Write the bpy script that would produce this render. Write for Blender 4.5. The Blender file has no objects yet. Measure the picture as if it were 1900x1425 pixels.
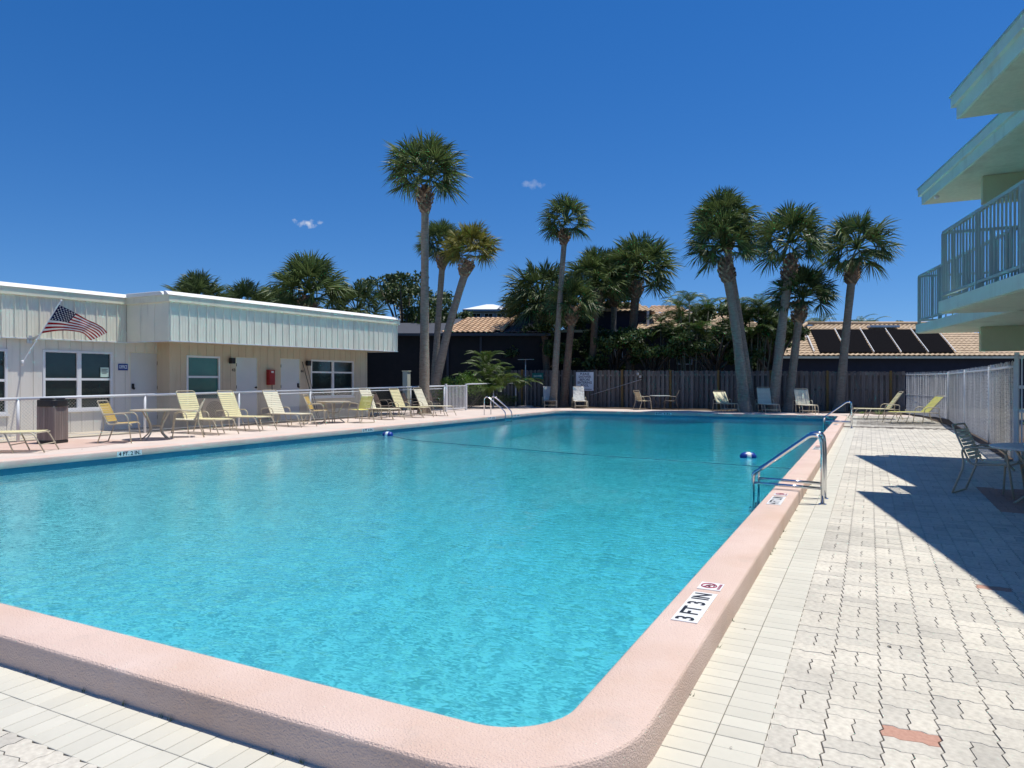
import bpy, math, random
from mathutils import Vector, Matrix
random.seed(7)
R = math.radians
sc = bpy.context.scene
col = sc.collection

# ------------------------------------------------------------------ camera
YAW = 26.93
cd = bpy.data.cameras.new('camera')
cam = bpy.data.objects.new('camera', cd)
col.objects.link(cam)
cam.location = (0, 0, 1.52)
cam.rotation_euler = (R(90 - 0.198), 0, R(YAW))
cd.sensor_width = 36
cd.lens = 24.73
cd.clip_start = 0.05
cd.clip_end = 3000
sc.camera = cam

# ------------------------------------------------------------------ sky
SUN_DIR = Vector((0.21, 0.15, 1.0)).normalized()
SUN_EL = math.asin(SUN_DIR.z)
SUN_AZ = math.atan2(SUN_DIR.x, SUN_DIR.y)
w = bpy.data.worlds.new('World')
sc.world = w
w.use_nodes = True
nt = w.node_tree
bg = nt.nodes['Background']
sky = nt.nodes.new('ShaderNodeTexSky')
sky.sky_type = 'NISHITA'
sky.sun_disc = False
sky.sun_elevation = SUN_EL
sky.sun_rotation = SUN_AZ
sky.altitude = 0
sky.air_density = 1.0
sky.dust_density = 0.1
sky.ozone_density = 4.5
# richer blue, as the camera rendered it, plus the few cloud wisps of that day
tc = nt.nodes.new('ShaderNodeTexCoord')
lift = nt.nodes.new('ShaderNodeVectorMath'); lift.operation = 'ADD'; lift.inputs[1].default_value = (0, 0, .09)
nrm = nt.nodes.new('ShaderNodeVectorMath'); nrm.operation = 'NORMALIZE'
nt.links.new(tc.outputs['Generated'], lift.inputs[0]); nt.links.new(lift.outputs[0], nrm.inputs[0]); nt.links.new(nrm.outputs[0], sky.inputs[0])
hsv = nt.nodes.new('ShaderNodeHueSaturation')
hsv.inputs['Hue'].default_value = 0.508
hsv.inputs['Saturation'].default_value = 1.33
hsv.inputs['Value'].default_value = 1.22
nt.links.new(sky.outputs[0], hsv.inputs['Color'])
noi = nt.nodes.new('ShaderNodeTexNoise')
noi.inputs['Scale'].default_value = 110
noi.inputs['Detail'].default_value = 5
nt.links.new(tc.outputs['Generated'], noi.inputs['Vector'])
def wm(op, a, b):
    n = nt.nodes.new('ShaderNodeMath'); n.operation = op
    for i, x in enumerate((a, b)):
        if isinstance(x, (int, float)): n.inputs[i].default_value = x
        else: nt.links.new(x, n.inputs[i])
    return n.outputs[0]
def wisp(az_el, rad, dens):
    az, el = az_el
    d = (-math.sin(az) * math.cos(el), math.cos(az) * math.cos(el), math.sin(el))
    n = nt.nodes.new('ShaderNodeVectorMath'); n.operation = 'SUBTRACT'
    nt.links.new(tc.outputs['Generated'], n.inputs[0]); n.inputs[1].default_value = d
    s = nt.nodes.new('ShaderNodeVectorMath'); s.operation = 'MULTIPLY'
    nt.links.new(n.outputs[0], s.inputs[0]); s.inputs[1].default_value = (1, 1, 3.2)
    l = nt.nodes.new('ShaderNodeVectorMath'); l.operation = 'LENGTH'
    nt.links.new(s.outputs[0], l.inputs[0])
    k = nt.nodes.new('ShaderNodeMapRange')
    nt.links.new(l.outputs['Value'], k.inputs['Value'])
    k.inputs['From Min'].default_value = rad; k.inputs['From Max'].default_value = 0
    k.inputs['To Min'].default_value = -1.1; k.inputs['To Max'].default_value = -0.20
    return wm('MULTIPLY', wm('MAXIMUM', wm('ADD', k.outputs[0], noi.outputs['Fac']), 0.0), dens)
mask = wm('ADD', wm('ADD', wisp((R(43.2), R(12.2)), .048, 1.8), wisp((R(25.4), R(15.6)), .048, .7)),
          wisp((R(24.7), R(6.2)), .014, 1.6))
mask = wm('MINIMUM', mask, 0.85)
mx = nt.nodes.new('ShaderNodeMixRGB')
nt.links.new(mask, mx.inputs['Fac'])
nt.links.new(hsv.outputs[0], mx.inputs['Color1'])
mx.inputs['Color2'].default_value = (8.5, 8.7, 9.0, 1)
nt.links.new(mx.outputs[0], bg.inputs['Color'])
bg.inputs['Strength'].default_value = 0.10

# ------------------------------------------------------------------ sun
sl = bpy.data.lights.new('sun', 'SUN')
sl.energy = 4.8
sl.angle = R(0.53)
sl.color = (1.0, 0.955, 0.88)
sun = bpy.data.objects.new('sun', sl)
col.objects.link(sun)
sun.rotation_euler = (-SUN_DIR).to_track_quat('-Z', 'Y').to_euler()

sc.view_settings.view_transform = 'Standard'
sc.view_settings.look = 'None'
sc.view_settings.exposure = 0.0
sc.view_settings.gamma = 1.0
sc.cycles.sample_clamp_indirect = 0
sc.cycles.blur_glossy = 1.0
sc.cycles.max_bounces = 10
sc.cycles.transparent_max_bounces = 16

# ================================================================== helpers
class MB:
    def __init__(self):
        self.v = []; self.f = []; self.m = []
    def poly(self, pts, m=0):
        k = len(self.v)
        self.v += [tuple(p) for p in pts]
        self.f.append(tuple(range(k, k + len(pts)))); self.m.append(m)
    def add(self, vs, fs, m=0):
        k = len(self.v)
        self.v += [tuple(p) for p in vs]
        for f in fs:
            self.f.append(tuple(i + k for i in f)); self.m.append(m)
    def box(self, x0, x1, y0, y1, z0, z1, m=0):
        vs = [(x, y, z) for z in (z0, z1) for y in (y0, y1) for x in (x0, x1)]
        self.add(vs, [(0, 2, 3, 1), (4, 5, 7, 6), (0, 1, 5, 4), (1, 3, 7, 5), (3, 2, 6, 7), (2, 0, 4, 6)], m)
    def bar(self, a, b, wx, wz, m=0, up=(0, 0, 1)):
        a = Vector(a); b = Vector(b); d = (b - a).normalized(); up = Vector(up)
        if abs(d.dot(up)) > .99: up = Vector((1, 0, 0))
        s = d.cross(up).normalized(); u = s.cross(d)
        vs = []
        for p in (a, b):
            for i, j in ((-1, -1), (1, -1), (1, 1), (-1, 1)):
                vs.append(p + s * (i * wx / 2) + u * (j * wz / 2))
        self.add(vs, [(0, 1, 2, 3), (7, 6, 5, 4), (0, 4, 5, 1), (1, 5, 6, 2), (2, 6, 7, 3), (3, 7, 4, 0)], m)
    def tube(self, pts, r, n=8, m=0, caps=True, closed=False):
        pts = [Vector(p) for p in pts]; N = len(pts)
        rr = r if isinstance(r, (list, tuple)) else [r] * N
        d0 = (pts[1] - pts[0]).normalized()
        ref = Vector((0, 0, 1)) if abs(d0.z) < .9 else Vector((1, 0, 0))
        s = d0.cross(ref).normalized()
        vs = []
        for i in range(N):
            if closed: d = (pts[(i + 1) % N] - pts[i - 1])
            elif i == 0: d = pts[1] - pts[0]
            elif i == N - 1: d = pts[-1] - pts[-2]
            else: d = (pts[i + 1] - pts[i]).normalized() + (pts[i] - pts[i - 1]).normalized()
            d.normalize()
            s = (s - d * s.dot(d)).normalized(); u = d.cross(s)
            for k in range(n):
                a = 2 * math.pi * k / n
                vs.append(pts[i] + (s * math.cos(a) + u * math.sin(a)) * rr[i])
        fs = []
        for i in range(N if closed else N - 1):
            for k in range(n):
                i2 = (i + 1) % N
                fs.append((i * n + k, i * n + (k + 1) % n, i2 * n + (k + 1) % n, i2 * n + k))
        if caps and not closed:
            fs.append(tuple(range(n - 1, -1, -1))); fs.append(tuple((N - 1) * n + k for k in range(n)))
        self.add(vs, fs, m)
    def lathe(self, prof, c=(0, 0, 0), n=24, m=0):
        vs = []; fs = []
        for r, z in prof:
            for k in range(n):
                a = 2 * math.pi * k / n
                vs.append((c[0] + r * math.cos(a), c[1] + r * math.sin(a), c[2] + z))
        for i in range(len(prof) - 1):
            for k in range(n):
                fs.append((i * n + k, i * n + (k + 1) % n, (i + 1) * n + (k + 1) % n, (i + 1) * n + k))
        fs.append(tuple(range(n - 1, -1, -1))); fs.append(tuple((len(prof) - 1) * n + k for k in range(n)))
        self.add(vs, fs, m)
    def prism(self, pts2, z0, z1, m=0):
        n = len(pts2)
        vs = [(x, y, z0) for x, y in pts2] + [(x, y, z1) for x, y in pts2]
        fs = [tuple(range(n - 1, -1, -1)), tuple(range(n, 2 * n))]
        fs += [(i, (i + 1) % n, n + (i + 1) % n, n + i) for i in range(n)]
        self.add(vs, fs, m)
    def mesh(self, name, mats, off=None, smooth=False):
        me = bpy.data.meshes.new(name)
        vs = self.v if off is None else [(x - off[0], y - off[1], z - off[2]) for x, y, z in self.v]
        me.from_pydata(vs, [], self.f)
        for mt in (mats if isinstance(mats, (list, tuple)) else [mats]): me.materials.append(mt)
        if any(self.m): me.polygons.foreach_set('material_index', self.m)
        if smooth: me.polygons.foreach_set('use_smooth', [True] * len(me.polygons))
        me.update()
        return me
    def build(self, name, mats, parent=None, smooth=False, local=False, kind=None):
        off = None
        if parent is not None and not local: off = base_of(parent)
        o = bpy.data.objects.new(name, self.mesh(name, mats, off, smooth))
        col.objects.link(o)
        if parent is not None: o.parent = parent
        if kind: o['kind'] = kind
        return o

def base_of(o):
    t = Vector((0, 0, 0))
    while o is not None:
        t += o.location; o = o.parent
    return t
def link_mesh(name, me, parent=None, loc=(0, 0, 0), rot=(0, 0, 0)):
    o = bpy.data.objects.new(name, me); col.objects.link(o)
    if name == 'lettering': o['kind'] = 'stuff'
    o.location = loc; o.rotation_euler = rot
    if parent is not None: o.parent = parent
    return o
def thing(name, label, cat, loc=(0, 0, 0), rz=0.0, group=None):
    o = bpy.data.objects.new(name, None); col.objects.link(o)
    o.location = loc; o.rotation_euler = (0, 0, rz)
    o.empty_display_size = .1
    o['label'] = label; o['category'] = cat
    if group: o['group'] = group
    return o
def tag(o, label, cat, group=None):
    o['label'] = label; o['category'] = cat
    if group: o['group'] = group
    return o
def bevel(o, wd=.004, seg=2):
    b = o.modifiers.new('bevel', 'BEVEL'); b.width = wd; b.segments = seg; b.limit_method = 'ANGLE'; b.angle_limit = R(40)
    return o
def arc(c, r, a0, a1, n, plane='xz', other=0.0):
    out = []
    for i in range(n + 1):
        a = R(a0 + (a1 - a0) * i / n)
        p, q = c[0] + r * math.cos(a), c[1] + r * math.sin(a)
        out.append((p, other, q) if plane == 'xz' else (p, q, other))
    return out
def fillet(pts, r, n=5):
    """round the corners of a polyline"""
    pts = [Vector(p) for p in pts]; out = [pts[0]]
    for i in range(1, len(pts) - 1):
        a, b, c = pts[i - 1], pts[i], pts[i + 1]
        u = (a - b); v = (c - b)
        k = min(r, u.length * .48, v.length * .48)
        p0 = b + u.normalized() * k; p1 = b + v.normalized() * k
        for j in range(n + 1):
            t = j / n
            out.append(p0 * (1 - t) ** 2 + b * 2 * t * (1 - t) + p1 * t ** 2)
    out.append(pts[-1])
    return out
_fonts = {}
def text_mesh(name, s, size, mat, depth=0.0, align='CENTER', spacing=1.0, bold=0.0):
    cu = bpy.data.curves.new(name, 'FONT'); cu.body = s; cu.size = size; cu.extrude = depth
    cu.align_x = align; cu.align_y = 'CENTER'; cu.space_line = spacing; cu.offset = bold; cu.resolution_u = 2
    o = bpy.data.objects.new('tmp', cu); col.objects.link(o)
    dg = bpy.context.evaluated_depsgraph_get()
    me = bpy.data.meshes.new_from_object(o.evaluated_get(dg))
    bpy.data.objects.remove(o); bpy.data.curves.remove(cu)
    me.name = name; me.materials.clear(); me.materials.append(mat)
    return me

# ------------------------------------------------------------------ materials
M = {}
def pm(name, c1, c2=None, scale=4.0, rough=.6, bump=0.0, bscale=60.0, metal=0.0, spec=.5, detail=6.0,
       orand=0.0, isl=0.0, stretch=None, trans=0.0, lo=.3, hi=.7, bdist=.01, gen=False, coat=0.0):
    m = bpy.data.materials.new(name); m.use_nodes = True
    n = m.node_tree; N = n.nodes.new; L = n.links.new
    b = n.nodes['Principled BSDF']
    b.inputs['Roughness'].default_value = rough; b.inputs['Metallic'].default_value = metal
    b.inputs['Specular IOR Level'].default_value = spec
    if coat: b.inputs['Coat Weight'].default_value = coat
    t = N('ShaderNodeTexCoord'); src = t.outputs['Object']
    if stretch:
        mp = N('ShaderNodeMapping'); L(src, mp.inputs['Vector']); mp.inputs['Scale'].default_value = stretch; src = mp.outputs[0]
    colout = None
    if c2 is not None:
        no = N('ShaderNodeTexNoise'); L(src, no.inputs['Vector'])
        no.inputs['Scale'].default_value = scale; no.inputs['Detail'].default_value = detail
        mr = N('ShaderNodeMapRange'); L(no.outputs['Fac'], mr.inputs['Value'])
        mr.inputs['From Min'].default_value = lo; mr.inputs['From Max'].default_value = hi
        mi = N('ShaderNodeMixRGB'); L(mr.outputs[0], mi.inputs['Fac'])
        mi.inputs['Color1'].default_value = (*c1, 1); mi.inputs['Color2'].default_value = (*c2, 1)
        colout = mi.outputs[0]
    else:
        rg = N('ShaderNodeRGB'); rg.outputs[0].default_value = (*c1, 1); colout = rg.outputs[0]
    if orand or isl:
        hs = N('ShaderNodeHueSaturation'); L(colout, hs.inputs['Color'])
        if orand:
            oi = N('ShaderNodeObjectInfo'); rv = oi.outputs['Random']; amt = orand
        else:
            ge = N('ShaderNodeNewGeometry'); rv = ge.outputs['Random Per Island']; amt = isl
        mr = N('ShaderNodeMapRange'); L(rv, mr.inputs['Value'])
        mr.inputs['To Min'].default_value = 1 - amt; mr.inputs['To Max'].default_value = 1 + amt
        L(mr.outputs[0], hs.inputs['Value']); colout = hs.outputs[0]
    L(colout, b.inputs['Base Color'])
    if bump:
        bn = N('ShaderNodeTexNoise'); L(src, bn.inputs['Vector']); bn.inputs['Scale'].default_value = bscale; bn.inputs['Detail'].default_value = 4
        bp = N('ShaderNodeBump'); bp.inputs['Strength'].default_value = bump; bp.inputs['Distance'].default_value = bdist
        L(bn.outputs['Fac'], bp.inputs['Height']); L(bp.outputs[0], b.inputs['Normal'])
    if trans:
        tr = N('ShaderNodeBsdfTranslucent'); L(colout, tr.inputs['Color'])
        ms = N('ShaderNodeMixShader'); ms.inputs[0].default_value = trans
        L(b.outputs[0], ms.inputs[1]); L(tr.outputs[0], ms.inputs[2])
        L(ms.outputs[0], n.nodes['Material Output'].inputs['Surface'])
    M[name] = m
    return m

pm('coping_pink', (.65, .48, .395), (.72, .555, .47), scale=2.2, rough=.85, bump=1.0, bscale=110, bdist=.009, detail=8)
def stains(mname, tint, scale, lo, hi, amt, st=None):
    n = M[mname].node_tree; N = n.nodes.new; L = n.links.new; b = n.nodes['Principled BSDF']
    src = b.inputs['Base Color'].links[0].from_socket
    g = N('ShaderNodeNewGeometry'); no = N('ShaderNodeTexNoise')
    mp = N('ShaderNodeMapping'); L(g.outputs['Position'], mp.inputs['Vector']); mp.inputs['Scale'].default_value = st or (1, 1, 1); L(mp.outputs[0], no.inputs['Vector'])
    no.inputs['Scale'].default_value = scale; no.inputs['Detail'].default_value = 7; no.inputs['Roughness'].default_value = .65
    mr = N('ShaderNodeMapRange'); L(no.outputs['Fac'], mr.inputs['Value'])
    mr.inputs['From Min'].default_value = lo; mr.inputs['From Max'].default_value = hi; mr.inputs['To Max'].default_value = amt
    mi = N('ShaderNodeMixRGB'); L(mr.outputs[0], mi.inputs['Fac']); L(src, mi.inputs['Color1']); mi.inputs['Color2'].default_value = (*tint, 1)
    L(mi.outputs[0], b.inputs['Base Color'])
stains('coping_pink', (.60, .40, .28), .9, .50, .72, .55)
stains('coping_pink', (.40, .36, .32), 2.3, .58, .75, .35)
pm('concrete_pink', (.60, .50, .43), (.66, .56, .49), scale=1.3, rough=.85, bump=.3, bscale=90)
pm('concrete_red', (.54, .38, .31), (.58, .44, .37), scale=3, rough=.85, bump=.3, bscale=90)
stains('concrete_pink', (.42, .36, .30), .7, .50, .72, .4)
pm('joint_sand', (.055, .045, .035), (.12, .10, .08), scale=30, rough=.95)
pm('paver_smooth', (.545, .525, .44), (.60, .575, .485), scale=7, rough=.8, bump=.25, bscale=300, bdist=.002, orand=.05)
pm('paver_smooth_far', (.545, .525, .44), (.60, .575, .485), scale=7, rough=.8, bump=.25, bscale=300, bdist=.002, isl=.05)
def paver_mat(name, island):
    m = pm(name, (.545, .515, .44), (.71, .675, .58), scale=38, rough=.88, bump=.6, bscale=230, bdist=.003, detail=10)
    n = m.node_tree; N = n.nodes.new; L = n.links.new; b = n.nodes['Principled BSDF']
    src = b.inputs['Base Color'].links[0].from_socket
    if island: rv = N('ShaderNodeNewGeometry').outputs['Random Per Island']
    else: rv = N('ShaderNodeObjectInfo').outputs['Random']
    cr = N('ShaderNodeValToRGB'); L(rv, cr.inputs['Fac'])
    e = cr.color_ramp; e.interpolation = 'LINEAR'
    e.elements[0].position = 0; e.elements[0].color = (.80, .79, .785, 1)
    e.elements[1].position = 1; e.elements[1].color = (1.02, 1.0, .97, 1)
    q = e.elements.new(.10); q.color = (.87, .86, .85, 1)
    q = e.elements.new(.24); q.color = (.95, .94, .925, 1)
    mu = N('ShaderNodeMixRGB'); mu.blend_type = 'MULTIPLY'; mu.inputs[0].default_value = 1
    L(src, mu.inputs[1]); L(cr.outputs[0], mu.inputs[2])
    # old weathering that runs across neighbouring stones
    g = N('ShaderNodeNewGeometry'); no = N('ShaderNodeTexNoise'); L(g.outputs['Position'], no.inputs['Vector'])
    no.inputs['Scale'].default_value = 1.1; no.inputs['Detail'].default_value = 5
    mr = N('ShaderNodeMapRange'); L(no.outputs['Fac'], mr.inputs['Value'])
    mr.inputs['From Min'].default_value = .35; mr.inputs['From Max'].default_value = .65
    mr.inputs['To Min'].default_value = .86; mr.inputs['To Max'].default_value = 1.04
    mv = N('ShaderNodeHueSaturation'); L(mu.outputs[0], mv.inputs['Color']); L(mr.outputs[0], mv.inputs['Value'])
    L(mv.outputs[0], b.inputs['Base Color'])
paver_mat('paver', False); paver_mat('paver_far', True)
pm('paver_red', (.43, .235, .17), (.52, .30, .22), scale=60, rough=.88, bump=.6, bscale=230, bdist=.003)
pm('plaster_caustic_mottle', (.46, .56, .59), (.99, .99, .99), scale=10.5, rough=.7, detail=2, lo=.36, hi=.60)  # pool plaster; its strong mottling paints in the play of caustic light
pm('tile_band', (.05, .20, .30), (.07, .25, .36), scale=6, rough=.35)
pm('marker_white', (.78, .78, .76), None, rough=.4)
pm('marker_black', (.012, .013, .016), None, rough=.5)
pm('marker_red', (.38, .05, .10), None, rough=.5)
pm('chrome', (.62, .63, .65), None, rough=.09, metal=1.0)
pm('white_paint', (.72, .73, .72), (.66, .67, .66), scale=6, rough=.5)
pm('rail_white', (.66, .69, .70), (.60, .63, .65), scale=3, rough=.45)
pm('galv', (.52, .53, .53), None, rough=.4, metal=.6)
pm('siding_cream', (.60, .50, .36), (.55, .45, .32), scale=5, rough=.7, bump=.15, bscale=40, stretch=(1, 1, .15), orand=.02)
pm('siding_white', (.76, .73, .65), (.70, .67, .59), scale=5, rough=.7, bump=.15, bscale=40, stretch=(1, 1, .15), orand=.02)
pm('gap_dark', (.05, .045, .04), None, rough=.9)
pm('metal_panel', (.82, .79, .64), (.76, .74, .60), scale=2, rough=.5, spec=.3, orand=.02)
pm('trim_cream', (.84, .79, .58), (.78, .73, .53), scale=2, rough=.5)
pm('roof_white', (.84, .82, .76), (.78, .76, .70), scale=1, rough=.7)
pm('door_paint', (.62, .63, .62), (.585, .60, .59), scale=2, rough=.5)
pm('window_white', (.74, .75, .75), None, rough=.45)
pm('glass_dark', (.010, .016, .016), (.018, .035, .030), scale=1.6, rough=.06, spec=.6)
pm('glass_green', (.04, .13, .105), (.05, .16, .125), scale=2.5, rough=.08, spec=.6)
pm('black_metal', (.012, .012, .013), None, rough=.5)
pm('black_plastic', (.014, .015, .016), (.022, .022, .023), scale=20, rough=.45)
pm('red_paint', (.30, .012, .010), (.36, .02, .015), scale=8, rough=.4)
pm('sign_blue', (.014, .045, .24), None, rough=.4)
pm('sign_white', (.74, .78, .84), None, rough=.4)
pm('sign_green', (.0, .16, .13), None, rough=.4)
pm('sign_navy', (.015, .02, .075), None, rough=.5)
pm('paper', (.55, .72, .62), None, rough=.8)
pm('frame_beige', (.52, .46, .33), (.47, .41, .29), scale=9, rough=.4, spec=.5)
pm('frame_bronze', (.13, .115, .09), (.16, .14, .11), scale=9, rough=.4)
pm('strap_yellow', (.80, .73, .42), (.74, .67, .37), scale=7, rough=.5, isl=.04)
pm('strap_bright', (.70, .66, .17), (.64, .60, .14), scale=7, rough=.5, isl=.04)
pm('strap_cream', (.82, .77, .57), (.76, .71, .52), scale=7, rough=.5, isl=.04)
pm('strap_gold', (.60, .42, .12), (.54, .37, .10), scale=7, rough=.5, isl=.06)
pm('strap_tan', (.50, .42, .27), (.45, .37, .23), scale=7, rough=.5, isl=.05)
pm('strap_brown', (.10, .065, .05), (.13, .09, .07), scale=7, rough=.6, isl=.08)
pm('sling_white', (.70, .69, .63), (.62, .61, .55), scale=9, rough=.6, bump=.8, bscale=9, bdist=.05)
pm('table_top', (.50, .44, .33), (.46, .40, .30), scale=5, rough=.4)
pm('table_grey', (.55, .60, .58), (.50, .55, .53), scale=5, rough=.35)
pm('bin_wood', (.26, .215, .19), (.20, .165, .145), scale=9, rough=.8, bump=.3, bscale=30, stretch=(1, 1, .12), orand=.12)
pm('fence_wood', (.16, .135, .115), (.26, .23, .205), scale=8, rough=.9, bump=.5, bscale=26, stretch=(1, 1, .10), orand=.28)
pm('fence_wood_new', (.19, .115, .035), (.25, .155, .05), scale=8, rough=.85, bump=.3, bscale=26, stretch=(1, 1, .12), orand=.1)
pm('trunk', (.24, .19, .14), (.36, .30, .23), scale=5, rough=.95, bump=.9, bscale=11, bdist=.06, stretch=(1, 1, 3.2))
pm('trunk_warm', (.16, .105, .07), (.24, .165, .115), scale=5, rough=.95, bump=.9, bscale=11, bdist=.06, stretch=(1, 1, 3.2))
pm('boot', (.20, .125, .075), (.33, .24, .16), scale=9, rough=.9, isl=.35)
pm('cane', (.13, .12, .075), (.20, .19, .13), scale=4, rough=.8, stretch=(1, 1, 3))
pm('frond', (.078, .125, .034), (.150, .195, .065), scale=2.5, rough=.48, spec=.35, isl=.4, trans=.24)
pm('frond_dark', (.055, .092, .028), (.105, .145, .050), scale=2.5, rough=.48, spec=.35, isl=.4, trans=.2)
pm('frond_gold', (.17, .175, .030), (.26, .24, .05), scale=2.5, rough=.48, spec=.35, isl=.30, trans=.25)
pm('leaf', (.040, .075, .018), (.080, .125, .032), scale=2, rough=.5, isl=.4, trans=.2)
pm('leaf_lime', (.10, .19, .022), (.14, .25, .035), scale=2, rough=.5, isl=.35, trans=.25)
pm('leaf_areca', (.055, .10, .018), (.11, .165, .03), scale=2, rough=.42, isl=.35, trans=.25)
pm('bark', (.09, .07, .055), (.14, .115, .09), scale=6, rough=.95, bump=.6, bscale=20)
pm('roof_tile', (.46, .29, .165), (.60, .42, .27), scale=5, rough=.8, isl=.0, detail=8)
pm('roof_tile_pale', (.44, .315, .19), (.58, .44, .29), scale=5, rough=.8, detail=8)
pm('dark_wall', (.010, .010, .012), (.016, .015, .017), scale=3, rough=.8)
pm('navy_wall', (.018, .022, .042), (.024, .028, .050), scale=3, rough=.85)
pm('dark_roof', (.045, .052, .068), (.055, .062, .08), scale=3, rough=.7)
pm('solar', (.006, .006, .007), (.010, .009, .010), scale=12, rough=.9, spec=.02)
pm('pale_grey', (.34, .40, .45), (.30, .36, .41), scale=4, rough=.7)
pm('metal_roof', (.80, .82, .84), None, rough=.45)
pm('aqua_trim', (.60, .70, .60), (.56, .66, .56), scale=4, rough=.55)
pm('aqua_rail', (.35, .46, .43), (.32, .43, .40), scale=5, rough=.5)
pm('soffit', (.66, .65, .49), (.58, .575, .43), scale=14, rough=.9, bump=.6, bscale=60)
pm('beam_paint', (.52, .52, .33), (.48, .48, .30), scale=5, rough=.7)
pm('wall_pale', (.66, .68, .55), (.62, .64, .51), scale=3, rough=.8, bump=.3, bscale=60)
pm('mulch', (.045, .032, .022), (.12, .085, .055), scale=25, rough=.95, bump=.8, bscale=40, bdist=.04)
pm('soil', (.11, .10, .07), (.18, .16, .11), scale=.8, rough=.95)
pm('sand_walk', (.46, .40, .31), (.52, .46, .36), scale=2, rough=.9, bump=.3, bscale=60)
pm('slat_pvc', (.90, .87, .80), (.66, .63, .57), scale=16, rough=.55, isl=.3, trans=.66, lo=.4, hi=.6)
pm('flag_red', (.33, .006, .012), None, rough=.8, spec=.1, trans=.12)
pm('flag_white', (.78, .77, .74), None, rough=.7, trans=.25)
pm('flag_blue', (.008, .010, .055), None, rough=.8, spec=.1, trans=.1)
pm('rope', (.02, .05, .08), (.03, .07, .1), scale=40, rough=.7)
pm('buoy_blue', (.012, .05, .30), None, rough=.3)
pm('buoy_white', (.78, .80, .82), None, rough=.3)
pm('wire_dark', (.05, .06, .05), None, rough=.6)
pm('grey_plastic', (.45, .45, .44), None, rough=.5)

stains('metal_panel', (.36, .33, .26), 5, .52, .74, .45, (1, 1, .10))
stains('trim_cream', (.50, .42, .26), 3, .52, .74, .5, (1, 1, .3))
stains('siding_white', (.42, .39, .33), 4, .54, .75, .35, (1, 1, .12))
stains('siding_cream', (.40, .30, .18), 4, .54, .75, .4, (1, 1, .12))
stains('aqua_trim', (.42, .46, .36), 4, .52, .74, .55, (1, 1, .15))
stains('soffit', (.42, .38, .25), 1.6, .50, .72, .5)
stains('wall_pale', (.46, .45, .34), 2, .52, .74, .4, (1, 1, .15))
stains('fence_wood', (.075, .065, .055), 3, .50, .70, .7, (1, 1, .12))
stains('roof_tile_pale', (.26, .18, .11), 1.2, .48, .70, .6)
stains('roof_tile', (.24, .15, .08), 1.2, .50, .72, .6)
stains('paver', (.34, .32, .28), 1.7, .56, .74, .5)
stains('paver_far', (.34, .32, .28), 1.7, .56, .74, .5)
stains('paver_smooth', (.40, .38, .31), 1.3, .56, .76, .4)
stains('paver_smooth_far', (.40, .38, .31), 1.3, .56, .76, .4)

# water: a clear, slightly rippled, blue-absorbing body
m = bpy.data.materials.new('water'); m.use_nodes = True; M['water'] = m
n = m.node_tree; n.nodes.clear(); N = n.nodes.new; L = n.links.new
out = N('ShaderNodeOutputMaterial'); gl = N('ShaderNodeBsdfGlass')
gl.inputs['IOR'].default_value = 1.333; gl.inputs['Roughness'].default_value = 0.0
L(gl.outputs[0], out.inputs['Surface'])
va = N('ShaderNodeVolumeAbsorption')
va.inputs['Color'].default_value = (.06, .885, .935, 1); va.inputs['Density'].default_value = .72
L(va.outputs[0], out.inputs['Volume'])
tcw = N('ShaderNodeTexCoord')
def wnoise(scale, st, det):
    mp = N('ShaderNodeMapping'); L(tcw.outputs['Object'], mp.inputs['Vector']); mp.inputs['Scale'].default_value = st
    mp.inputs['Rotation'].default_value = (0, 0, R(25))
    a = N('ShaderNodeTexNoise'); L(mp.outputs[0], a.inputs['Vector'])
    a.inputs['Scale'].default_value = scale; a.inputs['Detail'].default_value = det; a.inputs['Roughness'].default_value = .55
    return a.outputs['Fac']
wa = wnoise(9.5, (1, 1.6, 1), 1.2); wb = wnoise(1.4, (1, 1.6, 1), 2)
mul = N('ShaderNodeMath'); mul.operation = 'MULTIPLY'; L(wb, mul.inputs[0]); mul.inputs[1].default_value = 1.5
# breeze: patches where the ripples are stronger
br = wnoise(.16, (1, 1, 1), 2)
brm = N('ShaderNodeMapRange'); L(br, brm.inputs['Value']); brm.inputs['From Min'].default_value = .35; brm.inputs['From Max'].default_value = .65
brm.inputs['To Min'].default_value = .55; brm.inputs['To Max'].default_value = 1.25
mu2 = N('ShaderNodeMath'); mu2.operation = 'MULTIPLY'; L(wa, mu2.inputs[0]); L(brm.outputs[0], mu2.inputs[1])
ad = N('ShaderNodeMath'); ad.operation = 'ADD'; L(mu2.outputs[0], ad.inputs[0]); L(mul.outputs[0], ad.inputs[1])
bp = N('ShaderNodeBump'); bp.inputs['Strength'].default_value = 1.0; bp.inputs['Distance'].default_value = .0105
L(ad.outputs[0], bp.inputs['Height']); L(bp.outputs[0], gl.inputs['Normal'])

# ================================================================== setting
def structure(o):
    o['kind'] = 'structure'; return o
def zl(x, y):
    """height of the raised deck on the left and behind the pool"""
    return .15 + max(0, min(1, (-13.64 - x) / 4.5)) * .05
def zr(y):
    t = max(0, min(1, (y - 26) / 5.6)); return .145 * t * t * (3 - 2 * t)

b = MB()
BIG = 1400
for x0, x1, y0, y1 in ((-BIG, -13.8, -BIG, BIG), (-.6, BIG, -BIG, BIG), (-13.8, -.6, -BIG, 2.2), (-13.8, -.6, 31.7, BIG)):
    b.poly([(x0, y0, -.12), (x1, y0, -.12), (x1, y1, -.12), (x0, y1, -.12)])
structure(b.build('ground', M['soil']))

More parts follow.
